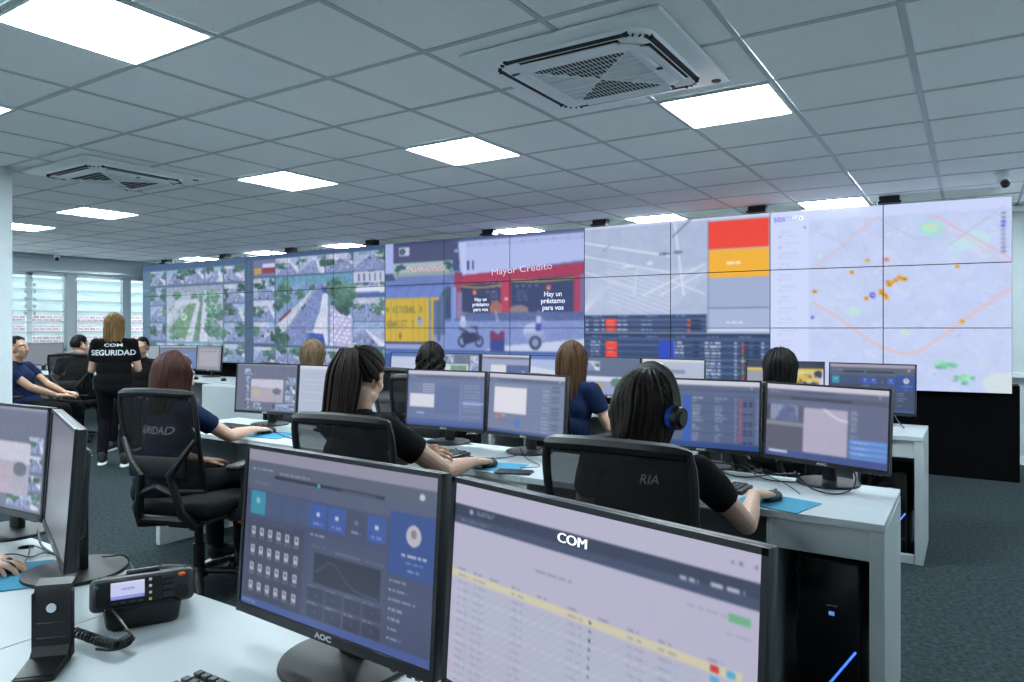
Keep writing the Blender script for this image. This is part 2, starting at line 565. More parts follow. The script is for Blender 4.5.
obj('ceiling_grid', g, M_grid, ceiling)
obj('slab', MB().box(((XL + XR) / 2, (YB + YF) / 2, 0.2), (XR - XL + 0.4, YB - YF + 0.4, 0.1)), M_grid, ceiling)

frame_me = MB().box((-0.288, 0, 0), (0.012, 0.588, 0.012)).box((0.288, 0, 0), (0.012, 0.588, 0.012)).box((0, -0.288, 0), (0.564, 0.012, 0.012)).box((0, 0.288, 0), (0.564, 0.012, 0.012)).mesh('frame', M_trim)
diff_me = MB().box((0, 0, 0.001), (0.564, 0.564, 0.006)).mesh('diffuser', M_lamp)
LL = {(4, -1): 'large bright square ceiling light panel at the upper left of the photo',
      (1, 3): 'square ceiling light panel just beyond the near air conditioner',
      (4, 3): 'square ceiling light panel left of the near air conditioner, mid ceiling',
      (7, 3): 'square ceiling light panel right of the far air conditioner',
      (12, 3): 'slim looking ceiling light panel beyond the far air conditioner',
      (15, 3): 'ceiling light panel in line with the white pillar, towards the windows',
      (7, -1): 'ceiling light panel cut by the left edge of the photo',
      (1, 9): 'ceiling light panel above the pale city map screens',
      (4, 9): 'ceiling light panel above the grey street map screens',
      (7, 9): 'ceiling light panel above the shop front camera picture',
      (12, 9): 'ceiling light panel above the right half of the avenue camera screens',
      (15, 9): 'ceiling light panel above the left edge of the avenue camera screens',
      (18, 9): 'farthest ceiling light panel, above the leftmost camera screens'}
first = None
for (i, j) in lamps:
    x, y = cell(i, j)
    if x < XL + 0.3 or x > XR - 0.3: continue
    t = thing('ceiling_light', LL.get((i, j), 'square ceiling light panel outside the picture'), 'light', (x, y, CEIL - 0.002), 0, 'square ceiling light panels')
    obj('frame', frame_me, None, t)
    obj('diffuser', diff_me, None, t)

# ceiling cassettes
def cassette(label, x, y, rz):
    t = thing('ceiling_air_conditioner', label, 'air conditioner', (x, y, CEIL), rz, 'ceiling air conditioners')
    S = 0.95
    p = MB(); p.rbox((0, 0, -0.012), (S, S, 0.022), 0.01, 2)
    obj('panel', p, M_acw, t)
    # raised rounded inner body
    def rr(h, r, n=6):
        pts = []
        for cx, cy, a0 in ((h - r, h - r, 0), (-h + r, h - r, 90), (-h + r, -h + r, 180), (h - r, -h + r, 270)):
            for k in range(n + 1):
                a = R(a0 + 90 * k / n); pts.append((cx + r * math.cos(a), cy + r * math.sin(a)))
        return pts
    def ring(h0, z0, h1, z1, r0, r1, mb):
        a = rr(h0, r0); b = rr(h1, r1); n = len(a)
        mb.add([(q[0], q[1], z0) for q in a] + [(q[0], q[1], z1) for q in b],
               [(i, (i + 1) % n, (i + 1) % n + n, i + n) for i in range(n)])
    q = MB()
    ring(0.385, -0.022, 0.375, -0.040, 0.11, 0.10, q)
    ring(0.375, -0.040, 0.345, -0.045, 0.10, 0.09, q)
    ring(0.30, -0.047, 0.275, -0.058, 0.08, 0.07, q)
    ring(0.275, -0.058, 0.245, -0.058, 0.07, 0.06, q)
    # between slots: corner plates
    for sx in (-1, 1):
        for sy in (-1, 1):
            q.rbox((sx * 0.295, sy * 0.295, -0.040), (0.11, 0.11, 0.012), 0.03, 3)
    obj('inner_body', q, M_acw, t)
    s = MB()
    for k in range(4):
        M = Matrix.Rotation(k * PI / 2, 4, 'Z')
        s.box((0, 0.346, -0.034), (0.60, 0.060, 0.02), M=M)
    obj('air_slot', s, M_dark, t)
    for k in range(4):
        M = Matrix.Rotation(k * PI / 2, 4, 'Z')
        lv = MB().rbox((0, 0, 0), (0.46, 0.055, 0.008), 0.003, 1, M=M @ Matrix.Translation((0, 0.308, -0.050)) @ Matrix.Rotation(R(-8), 4, 'X'))
        obj('louvre', lv, M_acw, t)
    # teeth in the corners
    th = MB()
    for sx, sy in ((1, 1), (-1, -1), (1, -1), (-1, 1)):
        for k in range(5):
            a = math.atan2(sy, sx) + R(-32 + 16 * k)
            th.box((0, 0, 0), (0.007, 0.018, 0.008), M=Matrix.Translation((sx * 0.265 + 0.105 * math.cos(a), sy * 0.265 + 0.105 * math.sin(a), -0.046)) @ Matrix.Rotation(a - PI / 2, 4, 'Z'))
    o = obj('corner_teeth', th, M_dark, t); o['kind'] = 'stuff'
    # central intake grille: slotted quadrants
    gq = MB().rbox((0, 0, -0.050), (0.50, 0.50, 0.012), 0.004, 1)
    gr = obj('intake_grille', gq, M_acg, t)
    sl = MB(); rib = MB()
    for a in range(25):
        for b in range(10):
            u = -0.232 + a * 0.0193; v = -0.222 + b * 0.049
            if abs(v) > abs(u) + 0.008:
                for c in (-0.0105, 0.0105):
                    sl.box((u, v + c, -0.0565), (0.010, 0.0165, 0.003))
    for k in range(-4, 5):
        w_ = abs(k) * 0.052
        if k:
            for s_ in (-1, 1):
                if 0.245 - w_ > 0.01: rib.box((s_ * (w_ + 0.245) / 2, k * 0.052, -0.058), (0.245 - w_, 0.004, 0.005))
    for s_ in (-1, 1): rib.box((0, 0, 0), (0.69, 0.006, 0.005), M=Matrix.Translation((0, 0, -0.058)) @ Matrix.Rotation(s_ * PI / 4, 4, 'Z'))
    o = obj('grille_slot', sl, M_dark, gr); o['kind'] = 'stuff'
    obj('grille_rib', rib, M_acw, gr)
    obj('receiver', MB().rbox((0.285, 0.02, -0.060), (0.03, 0.022, 0.006), 0.003, 1), M_dgrey, t)
    obj('badge', MB().lathe([(0.0, -0.028), (0.022, -0.028), (0.024, -0.022)], (0.42, 0.42, 0), 16), M_dgrey, t)
    return t
cassette('large white square ceiling air conditioner, the nearer one above the front monitors', -1.465, 3.03, 0)
cassette('white square ceiling air conditioner beside the pillar, the one farther left', -5.73, 3.04, 0)

# security cameras
def dome(label, x, y, rz):
    t = thing('security_camera', label, 'camera', (x, y, CEIL), rz, 'ceiling security cameras')
    obj('mount', MB().lathe([(0.055, 0), (0.055, -0.02), (0.035, -0.035)], n=20), M_acw, t)
    b = MB().ell((0, 0, -0.065), (0.045, 0.045, 0.045), 18)
    obj('body', b, M_acw, t)
    l = MB().tube([(0, -0.01, -0.075), (0, -0.05, -0.11)], [0.03, 0.03], 16)
    ln = obj('lens_barrel', l, M_dgrey, t)
    obj('lens', MB().ell((0, -0.05, -0.11), (0.022, 0.022, 0.022), 12), M_blkg, ln)
dome('small round security camera on the ceiling above the pale city map', 0.21, 6.8, R(20))
dome('small security camera on the ceiling by the louvred windows', -12.6, 5.73, R(60))


# ================================================================== VIDEO WALL
def blur(c, n=1):
    for _ in range(n):
        a = np.pad(c.a, ((1, 1), (1, 1), (0, 0)), 'edge')
        c.a = (a[1:-1, 1:-1] * 4 + (a[:-2, 1:-1] + a[2:, 1:-1] + a[1:-1, :-2] + a[1:-1, 2:]) * 2 + a[:-2, :-2] + a[:-2, 2:] + a[2:, :-2] + a[2:, 2:]) / 16
    return c

def soften(c, n, k, to):
    blur(c, n)
    c.a = c.a * (1 - k) + np.array(to, float) * k  # veil of haze mixed into the picture's own colours
    return c

def street(cv, x0, y0, x1, y1, seed, tint=(0, 0, 0)):
    rg = random.Random(seed)
    W = x1 - x0; H = y1 - y0
    u = lambda a: x0 + a * W
    v = lambda a: y0 + a * H
    cv.rect(x0, y0, x1, y1, (150, 175, 215))
    hz = rg.uniform(0.15, 0.35)
    cv.rect(x0, v(hz), x1, y1, (165, 178, 208))
    vx = rg.uniform(0.3, 0.75)
    inside = (cv.x >= x0) & (cv.x < x1) & (cv.y >= y0) & (cv.y < y1)
    keep = cv.a.copy()
    a, b = rg.uniform(-0.4, 0.1), rg.uniform(0.7, 1.3)
    cv.poly([(u(vx - .04), v(hz)), (u(vx + .04), v(hz)), (u(b), v(1.0)), (u(a), v(1.0))], (128, 142, 182))
    cv.line(u(vx), v(hz), u((a + b) / 2), v(1), 0.7, (205, 212, 235), .7)
    cv.poly([(u(vx + .05), v(hz)), (u(vx + .1), v(hz)), (u(b + .35), v(1.0)), (u(b + .05), v(1.0))], (214, 216, 232))
    for k in range(rg.randint(2, 5)):
        s = rg.choice((-1, 1)); cx = vx + s * rg.uniform(.25, .6); cy = rg.uniform(.05, .5); r = rg.uniform(.14, .34)
        cv.tree(u(cx), v(cy), W * r, H * r * rg.uniform(.8, 1.4), rg.uniform(.7, 1.15), seed + k)
    for k in range(rg.randint(2, 5)):
        cx = rg.uniform(.0, .9); cy = rg.uniform(.0, .5)
        cv.rect(u(cx), v(cy), u(cx + rg.uniform(.05, .3)), v(cy + rg.uniform(.04, .16)), rg.choice([(206, 210, 230), (120, 130, 160), (90, 100, 130), (225, 228, 240)]), .7)
    for k in range(rg.randint(1, 5)):
        cx = rg.uniform(.15, .85); cy = rg.uniform(hz + .1, .9); s = .03 + .06 * cy
        cv.rect(u(cx), v(cy), u(cx + s), v(cy + s), rg.choice([(40, 50, 90), (230, 232, 240), (150, 50, 70), (60, 80, 130)]))
    if rg.random() < .5:
        cv.rect(u(0), v(0), u(rg.uniform(.3, 1)), v(rg.uniform(.1, .3)), (205, 205, 222), .8)
    cv.a = np.where(inside[..., None], cv.a, keep)
    cv.noise(18, 1.8, seed, (x0, y0, x1, y1))

def paint_city_map():      # two panels wide
    c = Cv(210, 177, (194, 207, 244))
    c.noise(3, 9, 3)
    # pastel parks and blocks
    rg = random.Random(5)
    for k in range(95):
        x = rg.uniform(.2, 1); y = rg.uniform(.02, 1)
        c.ell(x, y, rg.uniform(.004, .02), rg.uniform(.003, .014), rg.choice([(205, 228, 232), (214, 232, 214), (224, 218, 240), (196, 206, 240)]), .6)
    for k in range(150):
        x = rg.uniform(.2, 1); y = rg.uniform(.02, 1); a = rg.choice([.6, -1.2, .5])
        L = rg.uniform(.03, .2)
        c.line(x, y, x + L, y - L * a, .8, rg.choice([(196, 203, 228), (190, 212, 222), (224, 214, 226)]), .6)
    c.rect(0, 0, .18, 1, (206, 217, 251))
    c.rect(.18, 0, .183, 1, (196, 200, 226), .6)
    c.rect(.18, 0, 1, .06, (206, 217, 251), .8)
    c.ell(.696, .145, .052, .045, (168, 222, 222)); c.ell(.69, .14, .032, .024, (184, 232, 190))
    c.ell(.86, .215, .06, .05, (192, 230, 234), .7); c.ell(.80, .24, .05, .04, (196, 230, 234), .6)
    c.ell(.38, .58, .03, .03, (192, 234, 216), .7); c.ell(.59, .69, .02, .02, (196, 232, 204), .7)
    c.tree(.75, .86, .05, .03, 1.9, 1); c.tree(.82, .93, .04, .03, 1.9, 2)
    c.ell(.97, .95, .08, .06, (222, 232, 214), .6); c.noise(2.5, 2, 31, (.2, .05, 1, 1))
    tan = (216, 192, 206)
    c.path([(.204, .335), (.479, .068)], 2.0, tan)
    c.path([(.696, .07), (.84, .19), (1.0, .325)], 1.8, (224, 182, 198)); c.path([(.68, .12), (.82, .2), (.98, .34)], 1.0, (224, 196, 206))
    c.path([(.204, .53), (.296, .60), (.38, .675), (.453, .74), (.5, .77), (.546, .795), (.596, .805), (.646, .79), (.696, .75), (.77, .675), (.82, .63), (.896, .56), (1.0, .46)], 2.4, (226, 190, 190))
    c.path([(.97, .05), (.76, .24)], .9, (182, 180, 214)); c.path([(.48, .07), (.62, .19), (.7, .2)], .9, (182, 188, 216)); c.path([(.2, .12), (.36, .22)], .9, (186, 192, 216))
    mk = [(.439, .303), (.37, .362), (.207, .465), (.432, .51), (.495, .466), (.497, .48), (.508, .493), (.514, .507), (.521, .42), (.526, .436), (.54, .422), (.552, .413), (.565, .397), (.577, .40), (.588, .407), (.796, .348), (.816, .637)]
    for x, y in mk:
        c.rect(x - .010, y - .010, x + .010, y + .010, (244, 176, 50)); c.rect(x - .005, y - .005, x + .005, y + .004, (130, 80, 40), .8)
    c.rect(.505, .292, .523, .31, (240, 106, 76))
    c.ell(.46, .49, .013, .017, (84, 66, 200)); c.ell(.46, .49, .006, .007, (190, 180, 240))
    c.ell(.197, .612, .006, .012, (100, 90, 190)); c.ell(.163, .1, .004, .006, (80, 80, 120))
    # list column
    for k in range(14):
        y = .12 + k * .062
        c.words(.05, y, .05 + rg.uniform(.04, .09), .006, (160, 164, 196), k, .55)
        c.rect(.045, y + .02, .05, y + .03, (110, 110, 140), .8)
        c.words(.05, y + .022, .1 + rg.uniform(.0, .04), .006, (176, 180, 206), k + 40, .5)
    for k in range(10):
        c.ell(.967, .085 + k * .022, .008, .008, (120, 122, 160) if k not in (2, 3) else (60, 50, 200)); c.ell(.967, .085 + k * .022, .003, .003, (210, 214, 236))
    for k in range(50):
        c.rect(*(lambda x, y: (x, y, x + .005, y + .006))(rg.uniform(.2, .98), rg.uniform(.06, .98)), (120, 120, 150), .5)
    return c

def paint_board():         # two panels wide, street map, alert boxes and table
    c = Cv(200, 132, (172, 186, 216))
    c.rect(0, 0, 1, .02, (205, 213, 240))
    c.noise(2.5, 6, 8)
    rg = random.Random(9)
    def ln(p, q, w=1, al=.7): c.line(p[0], p[1], q[0], q[1], w * 1.25, (220, 225, 242), min(1, al * 1.3))
    for k in range(34):
        x = -.2 + k * .027
        if x + .1 < .6: ln((max(0, x), .76), (x + .26, .40), .7, .5)
    for k in range(9):
        y = .34 + k * .04
        ln((0.15, y), (.5, y + .2), .7, .5)
    ln((0, .14), (.5, .30), 1.6); ln((0, .26), (.5, .44), 1.2); ln((.52, 0), (.57, .62), 1.6); ln((.35, .62), (.68, .38), 1.4)
    ln((.0, .40), (.3, .56), 1); ln((.45, .62), (.68, .44), 1.2); ln((.3, .62), (.32, .35), .8); ln((.5, .5), (.68, .62), 1)
    c.line(.51, .14, .61, 0, 1.4, (96, 106, 140), .9); c.line(.12, .22, .16, .17, 1, (110, 118, 150), .8)
    c.ell(.47, .28, .03, .012, (110, 120, 150)); c.ell(.54, .27, .025, .016, (118, 126, 154)); c.ell(.31, .36, .012, .014, (150, 190, 232))
    c.ell(.27, .37, .04, .012, (214, 220, 240)); c.ell(.39, .35, .018, .014, (214, 220, 240))
    c.rect(.69, 0.0, .70, .62, (198, 206, 232), .6)
    # alert boxes
    c.rect(.70, .035, .995, .265, (236, 74, 60)); c.rect(.70, .27, .995, .495, (240, 178, 58))
    c.rect(.70, .495, .995, .735, (160, 174, 208)); c.rect(.70, .745, .995, .905, (166, 180, 214))
    c.rect(.70, .735, .995, .742, (90, 110, 150)); c.words(.79, .375, .86, .022, (252, 240, 220), 2); c.words(.79, .845, .87, .02, (230, 236, 250), 3)
    c.rect(.70, .9, .995, .915, (214, 220, 244)); c.rect(.694, 0.02, .70, .9, (110, 126, 165))
    # first block of the table
    nv = (52, 72, 112); c.rect(0, .785, .69, .93, nv)
    for k in range(3): c.rect(0, .82 + k * .04, .69, .84 + k * .04, (80, 100, 140))
    for k in range(4): c.words(.05 + k * .16, .795, .11 + k * .16, .01, (170, 184, 210), k)
    for k in range(3):
        y = .82 + k * .036
        c.rect(.13, y, .195, y + .033, (230, 72, 62)); c.rect(.14, y + .01, .18, y + .018, (250, 180, 170), .7)
        c.rect(.01, y + .01, .025, y + .022, (200, 208, 228)); c.words(.06, y + .01, .09, .011, (200, 208, 228), k); c.words(.2, y + .01, .26, .011, (214, 220, 236), k + 9)
        c.words(.34, y + .01, .4, .011, (190, 202, 226), k + 5, .6); c.rect(.59, y + .006, .603, y + .03, (226, 80, 66)); c.rect(.61, y + .012, .66, y + .02, (20, 28, 52))
        c.rect(.11, y + .008, .122, y + .024, (206, 214, 232))
    d = Cv(200, 177, nv)
    d.a[:132] = c.a
    d.rect(0, .70, 1, .725, (44, 60, 96)); d.rect(.0, .725, 1, .745, (70, 90, 130))
    for k in range(6): d.words(.05 + k * .16, .715, .11 + k * .16, .008, (150, 166, 200), k)
    for k in range(16):
        y = .75 + k * .0205
        if k % 2: d.rect(0, y, 1, y + .0105, (88, 108, 148))
        d.rect(.62, y + .004, .65, y + .008, (20, 28, 52)); d.rect(.86 + 0, y + .004, .90, y + .009, (20, 28, 52)); d.rect(.92, y + .004, .95, y + .009, (20, 28, 52))
        d.words(.04, y + .004, .1, .008, (190, 200, 222), k, .8); d.words(.51, y + .004, .57, .008, (214, 222, 240), k + 3, .9); d.words(.68, y + .004, .76, .008, (214, 222, 240), k + 7, .9)
        d.rect(.83, y + .003, .84, y + .012, (210, 218, 238)); d.rect(.96, y + .003, .97, y + .012, (210, 218, 238))
        d.rect(.863, y + .002, .875, y + .016, [(226, 80, 70), (226, 80, 70), (226, 90, 74), (226, 80, 70), (80, 200, 90), (230, 190, 120), (226, 80, 70), (226, 80, 70), (70, 190, 90)][k % 9])
        if k < 9:
            d.rect(.13, y, .20, y + .019, (230, 72, 62) if k not in (6,) else (150, 165, 200)); d.rect(.145, y + .007, .18, y + .011, (250, 180, 170), .7)
    d.rect(.44, .745, .52, 1, (44, 74, 190))
    return d

def paint_shop():          # three panels wide
    c = Cv(300, 120, (104, 122, 178))
    rg = random.Random(3)
    c.noise(4, 12, 1)
    # left: sky gap, dark facade, sign with flowers, air conditioner box
    c.rect(0, 0, .07, .42, (172, 184, 232)); c.rect(0, .36, .06, .44, (60, 74, 110)); c.rect(.05, .0, .40, .30, (70, 74, 104)); c.rect(.05, 0, .40, .03, (50, 60, 100))
    c.rect(.085, .06, .145, .16, (196, 204, 222)); c.ell(.103, .11, .018, .036, (40, 66, 78)); c.ell(.103, .11, .007, .013, (120, 150, 160)); c.rect(.13, .02, .14, .06, (60, 60, 90))
    c.rect(.05, .24, .39, .40, (168, 186, 186)); c.rect(.05, .36, .39, .40, (148, 160, 158))
    for cx in (.09, .355):
        for k in range(7):
            c.ell(cx + rg.uniform(-.022, .022), .30 + rg.uniform(-.03, .03), .012, .02, (44, 86, 84))
        c.line(cx, .3, cx - .02 * (1 if cx < .2 else -1), .38, 1.5, (50, 80, 80))
    c.rect(.38, 0, .42, .36, (66, 74, 110)); c.ell(.40, .14, .012, .02, (150, 160, 190))
    # white hoarding and red fascia
    c.poly([(.41, .04), (1, .0), (1, .32), (.435, .42)], (184, 194, 238)); c.rect(.42, .0, 1, .04, (60, 72, 110), .8)
    for k in range(46):
        x = .42 + k * .0127; c.rect(x, .07, x + .004, .11, (120, 132, 180), .6)
    c.poly([(.41, .06), (.45, .06), (.45, .4), (.42, .4)], (200, 208, 245), .8)
    c.rect(.458, .26, .468, .36, (40, 44, 74)); c.rect(.482, .26, .49, .36, (40, 44, 74))
    c.poly([(.39, .42), (1, .34), (1, .46), (.39, .53)], (172, 48, 74)); c.poly([(.39, .38), (.43, .38), (.43, .5), (.39, .5)], (150, 50, 80))
    # shop windows
    c.rect(.40, .50, 1, .86, (112, 104, 150)); c.poly([(.40, .5), (.985, .45), (.985, .9), (.40, .86)], (156, 54, 78))
    c.poly([(.425, .52), (.625, .50), (.625, .84), (.425, .84)], (48, 56, 90)); c.poly([(.675, .50), (.955, .47), (.955, .88), (.675, .84)], (48, 58, 96))
    for x0, x1, y in ((.425, .625, .53), (.675, .955, .49)):
        c.path([(x0 + (x1 - x0) * t, y + .02 * math.sin(t * PI)) for t in np.linspace(0, 1, 10)], 1.6, (206, 176, 60))
        c.path([(x0 + (x1 - x0) * t, (.82 if x0 < .5 else .85) + .02 * math.sin(t * PI)) for t in np.linspace(0, 1, 10)], 2.2, (196, 168, 60))
    for cx, cy in ((.495, .60), (.845, .575)):
        c.ell(cx, cy, .011, .028, (226, 90, 70)); c.ell(cx, cy + .012, .005, .012, (250, 170, 110))
    c.ell(.60, .78, .03, .08, (190, 110, 90), .8); c.ell(.71, .80, .045, .05, (186, 150, 130), .7)
    for k in range(8):
        c.ell(.56 + .03 * (k % 3), .50 + .05 * (k // 3), .006, .010, (150, 150, 150), .8); c.ell(.70 + .03 * (k % 4), .50 + .05 * (k // 4), .006, .010, (150, 150, 150), .8)
    for k in range(4):
        c.words(.575, .60 + k * .03, .615, .010, (170, 178, 206), k, .6); c.words(.70, .60 + k * .03, .75, .010, (170, 178, 206), k + 6, .6)
    c.rect(.63, .50, .665, .86, (190, 58, 84)); c.ell(.652, .68, .008, .016, (236, 206, 216)); c.rect(.962, .46, .985, .9, (176, 54, 86))
    d = Cv(300, 177, (122, 142, 198))
    d.a[:120] = c.a
    c = d
    c.rect(.22, .56, 1, .62, (84, 100, 150)); c.rect(.22, .62, 1, .84, (128, 146, 200)); c.noise(6, 3, 4, (.2, .56, 1, .84))
    c.poly([(.60, .80), (1, .74), (1, .84), (.52, .84)], (206, 214, 234)); c.rect(0, .77, .3, .84, (150, 162, 208))
    # dark gap beside the shelter, then the yellow bus shelter
    c.rect(.32, .36, .37, .60, (50, 64, 92)); c.ell(.345, .40, .02, .05, (58, 84, 88)); c.rect(.28, .42, .34, .72, (84, 104, 150))
    c.poly([(.02, .34), (.36, .33), (.31, .44), (.0, .45)], (104, 128, 196)); c.line(.02, .345, .36, .335, 1.4, (60, 76, 140))
    for k in range(4): c.line(.08 + k * .07, .345, .05 + k * .068, .44, 1, (70, 88, 150), .8)
    c.rect(0, .44, .255, .775, (214, 178, 44)); c.rect(0, .435, .31, .455, (206, 170, 50))
    for k in range(1, 8): c.rect(.0 + k * .033, .46, .0015 + k * .033 + .001, .775, (150, 122, 40), .8)
    c.rect(.255, .44, .262, .8, (120, 130, 150)); c.rect(.267, .45, .28, .77, (206, 172, 50)); c.rect(.30, .46, .318, .77, (80, 92, 120)); c.rect(0, .775, .25, .79, (60, 60, 90))
    c.text('O GENERAL A', .008, .50, .055, (120, 118, 50), .75); c.text('GNACST ?', .010, .61, .055, (120, 116, 48), .8)
    c.ell(.203, .62, .016, .036, (150, 164, 190)); c.ell(.09, .73, .008, .03, (150, 90, 30)); c.ell(.2, .60, .007, .01, (90, 100, 140))
    c.rect(.375, .36, .39, .83, (116, 146, 220)); c.rect(.39, .36, .396, .60, (160, 170, 206)); c.rect(.405, .40, .43, .60, (140, 120, 160))
    # motorcycle
    for cx, rr in ((.432, .03), (.518, .028)):
        c.ell(cx, .765, rr * .8, rr * 1.55, (44, 54, 88)); c.ell(cx, .765, rr * .5, rr * .95, (130, 146, 190))
    c.poly([(.425, .70), (.50, .70), (.515, .76), (.44, .79)], (40, 48, 78)); c.line(.50, .66, .52, .76, 2, (40, 48, 78)); c.line(.42, .67, .46, .70, 3, (46, 54, 84)); c.line(.475, .66, .51, .67, 1.5, (50, 56, 84))
    c.ell(.435, .635, .02, .035, (180, 188, 226)); c.ell(.435, .60, .012, .02, (206, 210, 235))
    # litter bin, cart and vendor
    c.rect(.575, .69, .645, .75, (120, 46, 84)); c.rect(.575, .75, .645, .83, (46, 62, 130)); c.ell(.61, .66, .02, .05, (130, 150, 196))
    c.ell(.775, .69, .045, .055, (188, 198, 232)); c.rect(.74, .70, .835, .75, (150, 160, 196), .8); c.ell(.785, .77, .028, .05, (52, 60, 90)); c.ell(.785, .77, .016, .03, (140, 150, 190))
    c.rect(.79, .585, .81, .64, (190, 200, 240)); c.ell(.80, .56, .008, .018, (120, 110, 140)); c.rect(.788, .64, .815, .69, (70, 84, 170)); c.line(.81, .60, .835, .64, 1.5, (170, 160, 190)); c.line(.60, .545, .61, .62, 1.5, (180, 190, 220))
    c.rect(0, .83, 1, 1, (52, 84, 150)); c.rect(0, .845, 1, .865, (130, 160, 215), .6)
    return c

def paint_avenue():
    c = Cv(240, 160, (66, 88, 116))
    st = lambda x0, y0, x1, y1, s: street(c, x0, y0, x1 - .006, y1 - .008, s)
    xs = [.065, .245, .425, .615, .80, 1.0]
    for k in range(5): st(xs[k], .045, xs[k + 1], .205, 10 + k)
    c.rect(.065, .045, .24, .2, (110, 110, 150)); c.rect(.14, .08, .24, .12, (206, 210, 230)); c.rect(.14, .12, .24, .17, (130, 54, 60)); c.rect(.07, .12, .13, .17, (206, 160, 60)); c.ell(.09, .15, .02, .03, (190, 150, 50))
    for k in range(3): st(.065, .215 + k * .2, .245, .415 + k * .2, 20 + k)
    ys = [.205, .42, .62, .82]
    for k in range(3): st(.80, ys[k], 1.0, ys[k + 1], 40 + k)
    c.rect(.80, .21, .995, .30, (196, 200, 222)); c.rect(.80, .33, .995, .37, (226, 230, 244)); c.rect(.80, .38, .995, .41, (66, 96, 150))
    for k in range(5): c.rect(.83 + k * .034, .225, .84 + k * .034, .29, (96, 106, 140))
    for k in range(5): st(xs[k], .835, xs[k + 1], 1.0, 50 + k)
    # the large picture: a tree-lined avenue with a patterned pavement
    a, b, t, u = .245, .795, .21, .82
    W = b - a; H = u - t
    X = lambda x: a + x * W
    Y = lambda y: t + y * H
    c.rect(a, t, b, u, (120, 150, 190)); c.rect(a, t, b, Y(.12), (96, 150, 176))
    c.poly([(X(.56), Y(.14)), (X(.66), Y(.14)), (X(.66), Y(1)), (X(.08), Y(1)), (X(.04), Y(.80))], (116, 132, 182))
    c.poly([(X(.50), Y(.2)), (X(.56), Y(.14)), (X(.12), Y(.8)), (X(.0), Y(.9)), (X(0), Y(.72))], (196, 204, 222)); c.line(X(.55), Y(.2), X(.14), Y(.78), 1.2, (220, 200, 140), .8)
    c.poly([(X(.66), Y(.14)), (X(.70), Y(.14)), (X(.70), Y(1)), (X(.48), Y(.86)), (X(.60), Y(.5))], (214, 216, 230))
    c.poly([(X(.72), Y(.42)), (X(1), Y(.62)), (X(1), Y(1)), (X(.72), Y(1))], (176, 174, 214))
    for r_ in range(9):
        for q in range(5):
            cx = .75 + q * .062 + (r_ % 2) * .03; cy = .5 + r_ * .058 + q * .012
            if cx < .99 and cy < .97: c.ell(X(cx), Y(cy), W * .024, H * .022, (222, 220, 242))
    for cx, cy, r_, g in ((.10, .26, .13, 1), (.13, .12, .08, 1.1), (.04, .4, .08, .8), (.8, .2, .13, .9), (.92, .28, .13, 1.1), (.9, .45, .12, .8), (.82, .34, .10, 1), (.5, .17, .04, .9), (.34, .27, .07, 1), (.02, .85, .1, .7), (.1, .92, .1, .8)):
        c.tree(X(cx), Y(cy), W * r_, H * r_ * 1.2, g, 3)
    c.line(X(.06), Y(.64), X(.2), Y(.5), 4, (130, 46, 60)); c.rect(X(.42), Y(.02), X(.44), Y(.2), (60, 60, 70), .0)
    c.rect(X(.62), Y(.18), X(.68), Y(.26), (60, 80, 150)); c.ell(X(.40), Y(.43), W * .012, H * .02, (40, 50, 80)); c.ell(X(.37), Y(.46), W * .018, H * .02, (50, 60, 90))
    c.poly([(X(.44), Y(.80)), (X(.64), Y(.82)), (X(.68), Y(1)), (X(.42), Y(1))], (60, 84, 160)); c.line(X(.44), Y(.80), X(.64), Y(.82), 1.5, (210, 220, 240)); c.poly([(X(.42), Y(.93)), (X(.62), Y(.95)), (X(.60), Y(1)), (X(.42), Y(1))], (130, 70, 90))
    c.line(X(.72), Y(.05), X(.72), Y(1), 1.5, (90, 120, 150)); c.noise(12, 2.6, 77, (a, t, b, u)); c.noise(8, 1.4, 78, (a, t, b, u))
    for k in range(12): c.rect(.022, .06 + k * .03, .03, .07 + k * .03, (150, 165, 185), .6)
    c.rect(0, .0, 1, .035, (58, 78, 112))
    return c

